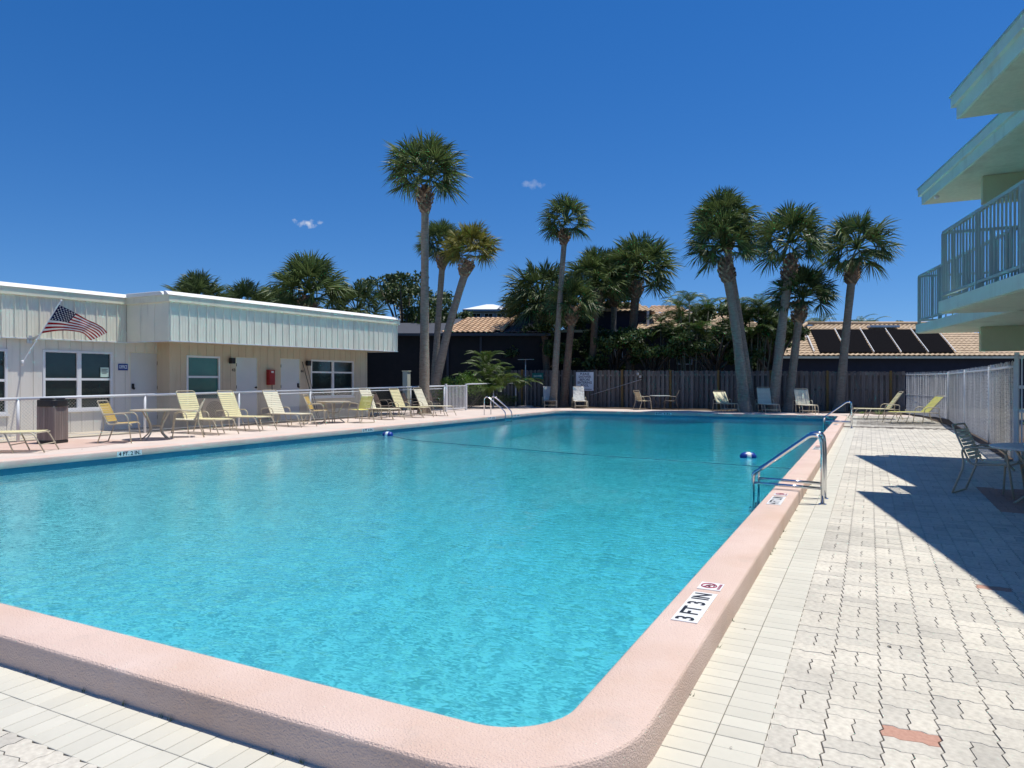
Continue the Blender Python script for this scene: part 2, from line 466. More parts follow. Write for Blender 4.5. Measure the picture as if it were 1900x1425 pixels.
# ---- raised concrete deck, left and back, as one sheet with a skirt
b = MB()
xs = [-13.60, -14.6, -15.6, -16.6, -17.6, -18.9]
for i in range(len(xs) - 1):
    b.poly([(xs[i + 1], 1.2, zl(xs[i + 1], 0)), (xs[i], 1.2, zl(xs[i], 0)), (xs[i], 33.6, zl(xs[i], 0)), (xs[i + 1], 33.6, zl(xs[i + 1], 0))])
b.poly([(-18.9, 1.2, -.2), (-13.6, 1.2, -.2), (-13.6, 1.2, .15), (-18.9, 1.2, .2)])
b.poly([(-13.60, 31.4, .15), (-.1, 31.4, .15), (-.1, 33.3, .155), (-13.60, 33.6, .155)])
b.poly([(-.1, 31.62, .15), (2.2, 31.62, .13), (2.2, 32.9, .13), (-.1, 33.3, .155)])
deck = structure(b.build('pool_deck', M['concrete_pink']))
b = MB(); b.poly([(-18.3, 7.2, zl(-18, 0) + .004), (-14.75, 7.2, zl(-14.75, 0) + .004), (-14.4, 9.0, zl(-14.4, 0) + .004), (-14.9, 10.6, zl(-14.9, 0) + .004), (-18.3, 9.4, zl(-18, 0) + .004)])
b.build('stained_patch', M['concrete_red'], deck)
# walk between the fence and the low building
b = MB(); b.poly([(-18.9, 3, .206), (-16.82, 3, .196), (-16.82, 24, .196), (-18.9, 24, .206)])
structure(b.build('walkway', M['sand_walk']))
# planting bed along the wooden fence
b = MB(); nx = 60
rowp = [-26 + i * 29.5 / nx for i in range(nx + 1)]
for i in range(nx):
    xa, xb = rowp[i], rowp[i + 1]
    e = lambda x: 33.45 - .25 * math.sin(x * 1.3) if x < -.4 else 32.2 + .2 * math.sin(x * 2)
    h = lambda x: .17 + .03 * math.sin(x * 3.1)
    b.poly([(xa, e(xa), .135), (xb, e(xb), .135), (xb, 34.4, h(xb)), (xa, 34.4, h(xa))])
    b.poly([(xa, 34.4, h(xa)), (xb, 34.4, h(xb)), (xb, 36.4, .16), (xa, 36.4, .16)])
structure(b.build('planting_bed', M['mulch'], smooth=True))
b = MB()
pts = [(1.75, 31.6), (2.05, 29.8), (2.36, 28), (2.42, 26), (2.42, 23), (2.40, 20), (2.36, 16.2), (2.5, 15.8)]
for i in range(len(pts) - 1):
    (xa, ya), (xb, yb) = pts[i], pts[i + 1]
    b.poly([(xa, ya, zr(ya) + .012), (xb, yb, zr(yb) + .012), (3.6, yb, zr(yb) + .03), (3.6, ya, zr(ya) + .03)])
structure(b.build('planting_strip', M['mulch']))

# ---- pool
PX0, PX1, PY0, PY1 = -13.3, -1.11, 2.46, 31.2
def rrect(off, rads=(.6, .3, .6, .9), n=8):
    """rounded pool outline pushed outwards by off; corners front-left, front-right, back-right, back-left"""
    cs = [((PX0, PY0), 180, rads[0]), ((PX1, PY0), 270, rads[1]), ((PX1, PY1), 0, rads[2]), ((PX0, PY1), 90, rads[3])]
    sx = [1, -1, -1, 1]; sy = [1, 1, -1, -1]; out = []
    for k, ((x, y), a0, r) in enumerate(cs):
        cx, cy = x + sx[k] * r, y + sy[k] * r
        for i in range(n + 1):
            a = R(a0 + 90 * i / n)
            out.append((cx + (r + off) * math.cos(a), cy + (r + off) * math.sin(a)))
    return out
def dense(loop, step=.5):
    out = []
    for i in range(len(loop)):
        a = loop[i]; c = loop[(i + 1) % len(loop)]
        d = math.hypot(c[0] - a[0], c[1] - a[1]); k = max(1, int(d / step))
        for j in range(k): out.append((a[0] + (c[0] - a[0]) * j / k, a[1] + (c[1] - a[1]) * j / k))
    return out
pool = thing('swimming_pool', 'long rectangular swimming pool with pink rendered coping and clear blue water', 'pool', (-7.2, 16.8, 0))
def sweep(prof, name, mat, parent, smooth=True):
    b = MB(); loops = [[(x, y, z) for x, y in rrect(o)] for o, z in prof]
    n = len(loops[0]); vs = [p for l in loops for p in l]; fs = []
    for i in range(len(loops) - 1):
        for k in range(n):
            fs.append((i * n + k, i * n + (k + 1) % n, (i + 1) * n + (k + 1) % n, (i + 1) * n + k))
    b.add(vs, [f[::-1] for f in fs])
    o = b.build(name, mat, parent)
    if smooth:
        o.data.polygons.foreach_set('use_smooth', [True] * len(o.data.polygons))
        try: o.data.set_sharp_from_angle(angle=R(18))
        except Exception: pass
    return o
sweep([(.033, .01), (0, .012), (-.004, .03), (-.004, .11), (.004, .138), (.022, .153), (.045, .157), (.18, .1585), (.314, .157),
       (.326, .153), (.333, .144), (.336, .132), (.336, .05), (.336, -.08)], 'coping', M['coping_pink'], pool)
sweep([(.031, .06), (.031, -.26)], 'waterline_band', M['tile_band'], pool, smooth=False)
def depth(y):
    if y < 16: return 1.08 + (y - 2.4) * .045
    if y < 24: return 1.69 + (y - 16) * .13
    return 2.73
b = MB()
loop = dense(rrect(.034), .8)
n_ = len(loop); k = len(b.v)
vs = [(x, y, .05) for x, y in loop] + [(x, y, -depth(y) - .085) for x, y in loop]
b.add(vs, [(i, (i + 1) % n_, n_ + (i + 1) % n_, n_ + i) for i in range(n_)])
ys = [2.3, 5, 8, 11, 14, 16, 18, 20, 22, 24, 27, 31.4]
for i in range(len(ys) - 1):
    za, zb = -depth(ys[i]) - .085, -depth(ys[i + 1]) - .085
    b.poly([(PX0 - .2, ys[i], za), (PX1 + .2, ys[i], za), (PX1 + .2, ys[i + 1], zb), (PX0 - .2, ys[i + 1], zb)])
b.build('basin', M['plaster_caustic_mottle'], pool)
b = MB()
b.poly([(x, y, -.085) for x, y in rrect(.028)])
structure(b.build('pool_water', M['water']))

def flat_marker(cx, cy, z, s, rz, name='depth_marker'):
    """white plaque with lettering lying on the coping"""
    t = MB(); t.box(-.30, .30, -.075, .075, 0, .004)
    o = link_mesh(name, t.mesh(name, M['marker_white']), pool, Vector((cx, cy, z)) - base_of(pool), (0, 0, rz))
    me = text_mesh('lettering', s, .148, M['marker_black'], bold=.003)
    wd = max(v.co.x for v in me.vertices) - min(v.co.x for v in me.vertices)
    l = link_mesh('lettering', me, o, (0, 0, .0055)); l.scale = (.55 / wd, 1.0, 1)
    return o
CT = .1588
flat_marker(-.935, 4.29, CT, '3 FT 3 IN', R(90))
flat_marker(-.945, 8.54, CT, '4 FT 2 IN', R(90))
flat_marker(-.945, 15.6, CT, '5 FT 8 IN', R(90))
flat_marker(-.945, 24.6, CT, '8 FT 4 IN', R(90))
def no_diving(cx, cy):
    t = MB(); t.box(-.085, .085, -.075, .075, 0, .004)
    o = link_mesh('no_diving_plaque', t.mesh('no_diving_plaque', M['marker_white']), pool, Vector((cx, cy, CT)) - base_of(pool), (0, 0, R(90)))
    t = MB(); t.tube([(.048 * math.cos(a * math.pi / 12), .012 + .048 * math.sin(a * math.pi / 12), .005) for a in range(24)], .005, 4, closed=True)
    t.bar((-.034, .046, .0055), (.034, -.022, .0055), .009, .003); t.build('prohibition_ring', M['marker_red'], o, local=True)
    t = MB(); t.bar((-.03, -.005, .0048), (.005, .03, .0048), .012, .002); t.bar((.005, .03, .0048), (.028, .008, .0048), .008, .002)
    t.bar((-.03, -.02, .0048), (.03, -.02, .0048), .006, .002); t.build('diver_mark', M['marker_black'], o, local=True)
    me = text_mesh('lettering', 'NO DIVING', .024, M['marker_red'], bold=.001)
    link_mesh('lettering', me, o, (0, -.058, .0055))
no_diving(-.935, 4.755); no_diving(-.945, 9.02); no_diving(-.945, 16.1)
def face_marker(p, s, rz, wd=.5):
    t = MB(); t.box(-wd / 2 - .015, wd / 2 + .015, -.004, 0, -.052, .052)
    o = link_mesh('depth_marker', t.mesh('depth_marker', M['marker_white']), pool, Vector(p) - base_of(pool), (0, 0, rz))
    me = text_mesh('lettering', s, .105, M['marker_black'], bold=.003)
    w0 = max(v.co.x for v in me.vertices) - min(v.co.x for v in me.vertices)
    l = link_mesh('lettering', me, o, (0, -.0055, 0), (R(90), 0, 0)); l.scale = (wd * .93 / w0, 1, 1)
face_marker((-13.294, 9.15, .072), '4 FT. 2 IN.', R(90))
face_marker((-13.294, 16.7, .072), '5 FT. 8 IN.', R(90))
face_marker((-13.294, 24.4, .072), '8 FT. 4 IN.', R(90), .6)
face_marker((-13.294, 26.6, .072), '9 FT. 4 IN.', R(90), .6)
face_marker((-8.24, 31.194, .072), '9 FT. 4 IN.', 0, .72)

# ---- paving
U = .11
def f(t):
    t = (t / U) % 1.0 * U
    if t < .0425: return .0082 * t / .0425
    if t < .0675: return .0082 - .0164 * (t - .0425) / .025
    return -.0082 + .0082 * (t - .0675) / (U - .0675)
def paver_outline(i, j, a, c):
    """outline of a zigzag stone covering cells i..i+a, j..j+c"""
    K = (0, .0425, .0675); pts = []
    for q in range(a):
        for t in K: pts.append((q * U + t, f(t)))
    for q in range(c):
        for t in K: pts.append((a * U - f(t), q * U + t))
    for q in range(a, 0, -1):
        pts.append((q * U, c * U))
        for t in K[:0:-1]: pts.append(((q - 1) * U + t, c * U + f(t)))
    for q in range(c, 0, -1):
        pts.append((0, q * U))
        for t in K[:0:-1]: pts.append((-f(t), (q - 1) * U + t))
    cx, cy = a * U / 2, c * U / 2
    kx, ky = 1 - .0048 / (a * U), 1 - .0036 / (c * U)
    return [(cx + (x - cx) * kx, cy + (y - cy) * ky) for x, y in pts]
OUT = {(2, 1): paver_outline(0, 0, 2, 1), (1, 2): paver_outline(0, 0, 1, 2)}
def paver_mesh(ol, name, mat):
    n = len(ol); cx = sum(p[0] for p in ol) / n; cy = sum(p[1] for p in ol) / n
    b = MB()
    ins = [(cx + (x - cx) * .982, cy + (y - cy) * .975) for x, y in ol]
    vs = [(x, y, -.014) for x, y in ol] + [(x, y, -.0025) for x, y in ol] + [(x, y, 0) for x, y in ins]
    fs = [tuple(range(2 * n, 3 * n))]
    for r in (0, 1):
        fs += [(r * n + i, r * n + (i + 1) % n, (r + 1) * n + (i + 1) % n, (r + 1) * n + i) for i in range(n)]
    b.add(vs, fs); return b.mesh(name, mat)
def in_view(x, y, mg=.15):
    c_, s_ = math.cos(R(YAW)), math.sin(R(YAW))
    fw = -x * s_ + y * c_; rt = x * c_ + y * s_
    if fw < 1.5: return False
    return abs(rt / fw) < .728 + mg and 1.52 / fw < .55 + mg * .3
def in_shot(x, y): return in_view(x, y, 0)
paving = MB()
for i in range(14):
    ya, yb = -3 + i * 2.5, -.5 + i * 2.5
    paving.poly([(-.84, ya, zr(ya) - .007), (5.2, ya, zr(ya) - .007), (5.2, yb, zr(yb) - .007), (-.84, yb, zr(yb) - .007)])
paving.poly([(-15, -3, -.007), (-.84, -3, -.007), (-.84, 2.3, -.007), (-15, 2.3, -.007)])
paving = structure(paving.build('paving', M['joint_sand']))
X00 = -.39; Y00 = -1.1
cells = []
for bi in range(-64, 26):
    for bj in range(0, 150):
        x0 = X00 + bi * .22; y0 = Y00 + bj * .22
        if bi < 0:
            x0 = -.79 + bi * .22; y0 += .19
            if y0 > 1.52: continue
        if y0 > 31.3 or x0 > 4.4 or (y0 > 15.9 and x0 > 2.3): continue
        if x0 < -9: continue
        if (bi + bj) % 2 == 0: cells += [(x0, y0, 2, 1), (x0, y0 + U, 2, 1)]
        else: cells += [(x0, y0, 1, 2), (x0 + U, y0, 1, 2)]
RED = [(.12, 3.40), (.03, 5.85), (.80, 6.2)]
def is_red(x, y, a):
    if 1.35 < x < 2.6 and 9.7 < y < 11.9: return True
    return any(abs(x - rx) < (.11 if a == 2 else .056) and abs(y - ry) < (.056 if a == 2 else .11) for rx, ry in RED) and (a == 2 or y > 5)
cells.sort(key=lambda q: (not in_shot(q[0] + .1, q[1] + .1), math.hypot(q[0], q[1])))
PM = {}
for key, ol in OUT.items():
    PM[key, 0] = paver_mesh(ol, 'paver', M['paver']); PM[key, 1] = paver_mesh(ol, 'paver', M['paver_red'])
far = MB(); rr = random.Random(3)
for q, (x, y, a, c) in enumerate(cells):
    red = is_red(x, y, a); dz = rr.uniform(-.0012, .0012) + zr(y)
    if q < 300:
        o = link_mesh('paver', PM[(a, c), 1 if red else 0], paving, (x + rr.uniform(-.0008, .0008), y + rr.uniform(-.0008, .0008), dz), (rr.uniform(-.004, .004), rr.uniform(-.004, .004), rr.uniform(-.004, .004)))
        o.scale = (1, 1, 1)
    else:
        ol = OUT[(a, c)]; n_ = len(ol); jx, jy = rr.uniform(-.0008, .0008), rr.uniform(-.0008, .0008)
        mi = 1 if red else 0; vz = zr(y)
        tz = rr.uniform(-.004, .004), rr.uniform(-.004, .004)
        vs = [(x + p + jx, y + r_ + jy, vz - .013) for p, r_ in ol] + [(x + p + jx, y + r_ + jy, dz + tz[0] * (p - .1) + tz[1] * (r_ - .1)) for p, r_ in ol]
        far.add(vs, [tuple(range(n_, 2 * n_))] + [(i, (i + 1) % n_, n_ + (i + 1) % n_, n_ + i) for i in range(n_)], mi)
far.build('pavers_beyond', [M['paver_far'], M['paver_red']], paving, kind='stuff')
# border of two rows of plain stones along the coping
border = MB(); border.box(-.41, -.392, -2, 31.5, -.05, -.0065); border = structure(border.build('paving_border', M['joint_sand']))
b = MB()
for k in range(13): b.box(-.388, -.352, -1.1 + k * 2.5, 1.398 + k * 2.5, -.02, zr(-1 + k * 2.5) - .0022)
b.build('cut_edge_stones', M['paver_far'], border, kind='stuff')
hs = []
for k in range(-12, 316):
    for x0 in (-.79, -.59): hs.append((x0, k * .1, .2, .1))
    if k * .1 < 3.3: hs.append((-.99, k * .1, .2, .1))
for k in range(0, 140):
    x0 = -.99 - (k + 1) * .1
    for y0 in (1.73, 1.93): hs.append((x0, y0, .1, .2))
    if x0 > -1.7: hs.append((x0, 2.13, .1, .2))
hs = [h for h in hs if not (h[0] == -.99 and h[1] < 1.7)]
hs.sort(key=lambda q: (not in_shot(q[0] + .1, q[1] + .1), math.hypot(q[0], q[1])))
def brick_mesh(a, c):
    b = MB(); g = .0016; e = .0025
    lo = [(g, g), (a - g, g), (a - g, c - g), (g, c - g)]; hi = [(g + e, g + e), (a - g - e, g + e), (a - g - e, c - g - e), (g + e, c - g - e)]
    vs = [(x, y, -.014) for x, y in lo] + [(x, y, -.002) for x, y in lo] + [(x, y, 0) for x, y in hi]
    fs = [(8, 9, 10, 11)]
    for r in (0, 1): fs += [(r * 4 + i, r * 4 + (i + 1) % 4, r * 4 + 4 + (i + 1) % 4, r * 4 + 4 + i) for i in range(4)]
    b.add(vs, fs); return b
BMs = {(.2, .1): brick_mesh(.2, .1), (.1, .2): brick_mesh(.1, .2)}
BMm = {k: v.mesh('border_stone', M['paver_smooth']) for k, v in BMs.items()}
far = MB()
for q, (x, y, a, c) in enumerate(hs):
    dz = rr.uniform(-.001, .001) + zr(y)
    if q < 300: link_mesh('border_stone', BMm[(a, c)], border, (x, y, dz), (rr.uniform(-.004, .004), rr.uniform(-.004, .004), 0))
    else:
        s = BMs[(a, c)]; far.add([(x + p[0], y + p[1], dz + p[2]) for p in s.v], s.f)
far.build('border_stones_beyond', M['paver_smooth_far'], border, kind='stuff')

# ================================================================== low building on the left
RW, OW, FX, OFX = -17.8, -18.35, -16.45, -18.20       # room wall, office wall, deep fascia, office fascia
FY0, FY1 = 12.45, 22.50
def zb(y): return 2.61 + .0100 * (y - 12.45)            # underside of fascia
def zt(y): return 3.65 + .0115 * (y - 12.45)            # top of metal panels
low = thing('motel_building', 'low cream motel building with ribbed metal fascia and flat white roof', 'building', (-20, 14, .2))
def part(b, name, mat, parent=low, **k): return b.build(name, mat, parent, **k)
# walls: backing sheet plus grooved boards that leave the openings free
openR = [(14.02, 15.21, .88, 2.29), (15.83, 16.70, .2, 2.29), (17.71, 18.62, .2, 2.31), (19.15, 21.48, .95, 2.31)]
openO = [(6.4, 9.52, .74, 2.30), (10.32, 12.13, .78, 2.32), (12.64, 13.50, .2, 2.34)]
b = MB(); b.box(RW - .35, RW - .05, 13.5, 22.28, .15, 3.9); b.box(OW - .4, OW - .05, 3.0, 13.6, .15, 3.9)
part(b, 'wall_core', M['gap_dark'])
def boards(x, y0, y1, wd, ops, z1, mat, first=0.0):
    y = y0 + first - wd; k = 0
    while y < y1:
        a, c = max(y + .005, y0), min(y + wd - .005, y1); y += wd
        if c - a < .02: continue
        segs = [(a, c, .19, z1)]
        for oa, oc, oz0, oz1 in ops:
            nw = []
            for (sa, sb, sz0, sz1) in segs:
                if oc <= sa or oa >= sb: nw.append((sa, sb, sz0, sz1)); continue
                if oa > sa: nw.append((sa, oa, sz0, sz1))
                if oc < sb: nw.append((oc, sb, sz0, sz1))
                ma, mb_ = max(sa, oa), min(sb, oc)
                if oz0 > sz0: nw.append((ma, mb_, sz0, oz0))
                if oz1 < sz1: nw.append((ma, mb_, oz1, sz1))
            segs = nw
        for sa, sb, sz0, sz1 in segs:
            if sb - sa > .01 and sz1 - sz0 > .01:
                t = MB(); t.box(x - .05, x, sa, sb, sz0, sz1); part(t, 'wall_board', mat)
boards(RW, 13.52, 22.28, .30, openR, 2.9, M['siding_cream'])
boards(OW, 5.2, 13.50, .30, openO, 2.9, M['siding_white'], first=.1)
b = MB(); b.box(OW - .02, RW, 13.48, 13.52, .19, 2.9); b.box(RW - .06, RW + .012, 13.46, 13.56, .19, 2.9); part(b, 'corner_wall', M['siding_cream'])
b = MB(); b.box(-24, RW, 22.28, 22.33, .19, 3.7); part(b, 'end_wall', M['siding_cream'])
# windows
def window(x, y0, y1, z0, z1, lights, mid, glass, name='window'):
    w_ = MB(); t = .06; d0, d1 = x - .03, x + .022
    w_.box(d0, d1, y0, y1, z1 - t, z1); w_.box(d0, d1, y0, y1, z0, z0 + t)
    w_.box(d0, d1, y0, y0 + t, z0 + t, z1 - t); w_.box(d0, d1, y1 - t, y1, z0 + t, z1 - t)
    fr = part(w_, name, M['window_white']); bevel(fr, .005)
    wd = (y1 - y0) / lights
    for i in range(1, lights):
        q = MB(); q.box(d0, d1 - .004, y0 + i * wd - .055, y0 + i * wd + .055, z0 + t, z1 - t); q.build('mullion', M['window_white'], fr)
    for i in range(lights):
        a = y0 + i * wd + (t if i == 0 else .055); c = y0 + (i + 1) * wd - (t if i == lights - 1 else .055)
        q = MB(); q.box(d0, d1 - .012, a, c, mid - .03, mid + .03); q.build('sash_rail', M['window_white'], fr)
        q = MB(); q.box(x - .05, x - .028, a, c, mid + .03, z1 - t); q.build('pane', glass, fr)
        q = MB(); q.box(x - .055, x - .033, a, c, z0 + t, mid - .03); q.build('pane', glass, fr)
    q = MB(); q.box(x - .01, x + .05, y0 - .03, y1 + .03, z0 - .045, z0 - .002); q.build('sill', M['window_white'], fr)
window(RW, 14.02, 15.21, .88, 2.29, 1, 1.66, M['glass_green'])
window(RW, 19.15, 21.48, .95, 2.31, 2, 1.86, M['glass_dark'])
window(OW, 10.32, 12.13, .78, 2.32, 2, 1.58, M['glass_dark'])
window(OW, 6.4, 9.52, .74, 2.30, 2, 1.55, M['glass_dark'])
def door(x, y0, y1, z1, knob, hinge, mat=M['door_paint'], keypad=False):
    d = MB(); d.box(x - .06, x - .012, y0 + .012, y1 - .012, .215, z1 - .012); o = bevel(part(d, 'door', mat), .004)
    k = MB(); 
    k.tube([(x - .012, knob, 1.33), (x + .02, knob, 1.33)], .018, 8)
    k.tube([(x + .02, knob, 1.33), (x + .035, knob, 1.33), (x + .055, knob, 1.33), (x + .065, knob, 1.33)], [.02, .034, .032, .012], 10)
    if keypad: k.box(x - .012, x + .02, knob - .03, knob + .03, 1.32, 1.46)
    k.build('knob', M['black_metal'], o)
    for z in (.5, 1.35, 2.05):
        h = MB(); h.tube([(x + .004, hinge, z - .05), (x + .004, hinge, z + .05)], .012, 6); h.build('hinge', M['black_metal'], o)
    fr = MB(); fr.box(x - .03, x + .006, y0 - .0, y0 + .011, .2, z1); fr.box(x - .03, x + .006, y1 - .011, y1, .2, z1); fr.box(x - .03, x + .006, y0, y1, z1 - .011, z1)
    fr.build('door_frame', M['trim_cream'], o)
door(RW, 15.83, 16.70, 2.29, 16.61, 15.845); door(RW, 17.71, 18.62, 2.31, 18.53, 17.725, keypad=True)
door(OW, 12.64, 13.50, 2.34, 12.73, 13.485, keypad=True)
# ribbed metal fascia, one sheet after another
def rib_panel(name, xf, ya, yb, sgn=1):
    b = MB(); n_ = 3; wd = yb - ya
    prof = [(0, 0), (.012, .03), (.034, .03), (.046, 0)]
    for q in range(1, n_):
        c_ = .046 + (wd - .046) * q / n_
        prof += [(c_ - .016, 0), (c_ - .008, .007), (c_ + .008, .007), (c_ + .016, 0)]
    prof.append((wd, 0))
    pts = [(xf + o_, ya + t) for t, o_ in prof]
    vs = [(x, y, zb(y)) for x, y in pts] + [(x, y, zt(y)) for x, y in pts]
    k = len(pts); b.add(vs, [(i, i + 1, k + i + 1, k + i) for i in range(k - 1)])
    bk = len(b.v)
    b.add([(xf - .012, ya, zb(ya)), (xf - .012, yb, zb(yb)), (xf - .012, yb, zt(yb)), (xf - .012, ya, zt(ya)), (xf, ya, zb(ya)), (xf, yb, zb(yb))], [(3, 2, 1, 0), (0, 1, 5, 4)])
    return part(b, 'fascia_panel', M['metal_panel'])
PW = .285; y = FY0
while y < FY1 - .01:
    rib_panel('p', FX, y, min(y + PW - .001, FY1)); y += PW
y = FY0 - .02 - PW * 30
while y < FY0 - .03:
    rib_panel('p', OFX, y, min(y + PW - .001, FY0 - .012)); y += PW
b = MB(); n_ = 6
for i in range(n_):
    xa = OFX + (FX - OFX) * i / n_; xb = OFX + (FX - OFX) * (i + 1) / n_ - .002
    b = MB(); b.box(xa, xb, FY0 - .012 - (.01 if i % 2 else 0), FY0, zb(FY0), zt(FY0)); part(b, 'fascia_panel', M['metal_panel'])
# trim along the roof edge and along the foot of the fascia
def edge(name, mat, o0, o1, za, zb_, base, ends=True, cant=0.0):
    b = MB()
    def seg(x0, x1, ya, yb):
        vs = [(x - (cant if z == zb_ and q else 0), yy, base(yy) + z) for z in (za, zb_) for yy in (ya, yb) for q, x in enumerate((x0, x1))]
        b.add(vs, [(0, 2, 3, 1), (4, 5, 7, 6), (0, 1, 5, 4), (1, 3, 7, 5), (3, 2, 6, 7), (2, 0, 4, 6)])
    seg(FX + o0, FX + o1, FY0 - o1, FY1 + o1)
    seg(OFX + o1, FX + o0, FY0 - o1, FY0 - o0)
    seg(OFX + o0, OFX + o1, 3.5, FY0 - o0)
    if ends: seg(FX - 6, FX + o0, FY1 + o0, FY1 + o1)
    return part(b, name, mat)
bevel(edge('roof_trim', M['trim_cream'], .0, .075, -.03, .15, zt), .01)
bevel(edge('roof_edge', M['roof_white'], -.10, .105, .153, .262, zt, cant=.13), .012, 2)
edge('drip_strip', M['white_paint'], -.03, .018, -.03, -.002, zb)
b = MB()
for x0, x1, ya, yb in ((-26, FX - .06, FY0 + .05, FY1 - .05), (-26, OFX - .06, 3.5, FY0 + .05)):
    b.poly([(x0, ya, zt(ya) + .19), (x1, ya, zt(ya) + .19), (x1, yb, zt(yb) + .19), (x0, yb, zt(yb) + .19)])
part(b, 'roof', M['roof_white'])
b = MB()
b.poly([(RW, FY0, zb(FY0) + .01), (FX - .012, FY0, zb(FY0) + .01), (FX - .012, FY1, zb(FY1) + .01), (RW, FY1, zb(FY1) + .01)][::-1])
b.poly([(OW, 4, 2.62), (OFX - .01, 4, 2.62), (OFX - .01, FY0, 2.63), (OW, FY0, 2.63)][::-1])
b.poly([(OW, FY0, zb(FY0) + .012), (RW, FY0, zb(FY0) + .012), (RW, 13.5, zb(13.5) + .012), (OW, 13.5, zb(13.5) + .012)][::-1])
b.box(FX - .02, FX - .012, FY1 - .02, FY1, zb(FY1), zt(FY1))
b.box(-22, FX - .012, FY1 - .012, FY1, zb(FY1) + .0, zt(FY1))
part(b, 'soffit', M['siding_cream'])
b = MB(); b.box(-24, OW - .45, 3, 22.2, .1, 3.8); part(b, 'inner_block', M['gap_dark'])

# things fixed to the building
def lettered_board(name, label, cat, p, rz, wd, ht, bm, lines, tm, size, spacing=1.0, dy=0, fit=None):
    b = MB(); b.box(-wd / 2, wd / 2, -.012, 0, -ht / 2, ht / 2); o = b.build(name, bm)
    o.location = p; o.rotation_euler = (0, 0, rz); tag(o, label, cat)
    me = text_mesh('lettering', lines, size, tm, spacing=spacing, bold=size * .02)
    l = link_mesh('lettering', me, o, (0, -.0135, dy), (R(90), 0, 0))
    if fit:
        w0 = max(v.co.x for v in me.vertices) - min(v.co.x for v in me.vertices); l.scale = (fit / w0, 1, 1)
    return o
lettered_board('office_sign', 'small blue OFFICE sign on white wall beside the door', 'sign', (OW + .006, 12.43, 1.92), R(90), .28, .18, M['sign_blue'], 'OFFICE', M['sign_white'], .13, fit=.235)
b = MB(); b.box(-.115, .115, -.008, 0, -.13, .13); o = b.build('window_notice', M['paper']); o.location = (OW - .012, 11.92, 1.77); o.rotation_euler = (0, 0, R(90)); tag(o, 'pale green paper notice inside the office window', 'notice')
b = MB()
for k in range(4): b.box(-.08, .08 - .03 * (k % 2), -.0095, -.0085, .07 - k * .035, .082 - k * .035)
b.build('print_lines', M['gap_dark'], o, local=True, kind='stuff')
for s_, y_, lab in (('43', 15.73, 'dark number 43 on cream wall left of a white door'), ('44', 18.72, 'dark number 44 on cream wall between door and wide window')):
    t = thing('house_number', lab, 'number', (RW + .002, y_, 1.88), R(90), 'room numbers')
    for q, ch in enumerate(s_):
        link_mesh('digit', text_mesh('digit', ch, .13, M['gap_dark'], depth=.004, bold=.002), t, (-.035 + q * .075, -.006, 0), (R(90), 0, 0))
for y_, lab in ((15.60, 'black box wall lamp beside number 43'), (18.95, 'black box wall lamp above the leaning pool poles')):
    t = thing('wall_lamp', lab, 'lamp', (RW, y_, 2.17), 0, 'black wall lamps')
    q = MB(); q.box(0, .03, -.05, .05, -.06, .06); q.build('back_plate', M['black_metal'], t, local=True)
    q = MB(); q.box(.03, .16, -.075, .075, -.09, .09); bevel(q.build('lamp_body', M['black_metal'], t, local=True), .008)
    q = MB(); q.lathe([(.055, -.096), (.055, -.091)], (.095, 0, 0), 12); q.build('lens', M['grey_plastic'], t, local=True)
t = thing('extinguisher_cabinet', 'red fire extinguisher box on cream wall between two white doors', 'cabinet', (RW, 17.20, 1.66))
q = MB(); q.box(0, .15, -.125, .125, -.25, .25); bevel(q.build('cabinet_body', M['red_paint'], t, local=True), .012)
q = MB(); q.box(.15, .16, -.10, .10, -.2, .12); bevel(q.build('cabinet_door', M['red_paint'], t, local=True), .005)
q = MB(); q.box(.151, .157, -.05, .05, .15, .21); q.build('label_plate', M['marker_white'], t, local=True)
q = MB(); q.tube(fillet([(.08, .05, -.25), (.08, .06, -.5), (.03, .07, -.7), (.03, .07, -1.4)], .1), .014, 6); q.build('hose', M['black_plastic'], t, local=True)
for y0, y1, lab, r_ in ((18.72, 18.93, 'thin dark pole leaning on wall nearest door 44', .012), (18.90, 19.01, 'thin dark pole leaning on wall nearest the wide window', .010)):
    b = MB(); b.tube([(RW + .3, y1 + .25, .2), (RW + .02, y0, 2.22)], r_, 6); b.tube([(RW + .3, y1 + .25, .2), (RW + .288, y1 + .238, .3)], r_ * 1.7, 6)
    tag(b.build('pool_pole', M['black_metal']), lab, 'pole', 'poles leaning by the wide window')
# condenser unit by the wall
t = thing('air_conditioner', 'beige air conditioning unit behind the fence under the green window', 'air conditioner', (-17.45, 14.45, .2))
q = MB(); q.box(-.3, .3, -.38, .38, .05, .82); bevel(q.build('casing', M['siding_cream'], t, local=True), .02)
q = MB()
for k in range(7): q.tube([(.312, .29 * math.cos(a * math.pi / 12) * (k + 1) / 7, .45 + .29 * math.sin(a * math.pi / 12) * (k + 1) / 7) for a in range(24)], .005, 4, closed=True)
q.build('fan_grille', M['gap_dark'], t, local=True)
q = MB(); q.box(-.32, .32, -.4, .4, 0, .05); q.build('plinth', M['grey_plastic'], t, local=True)

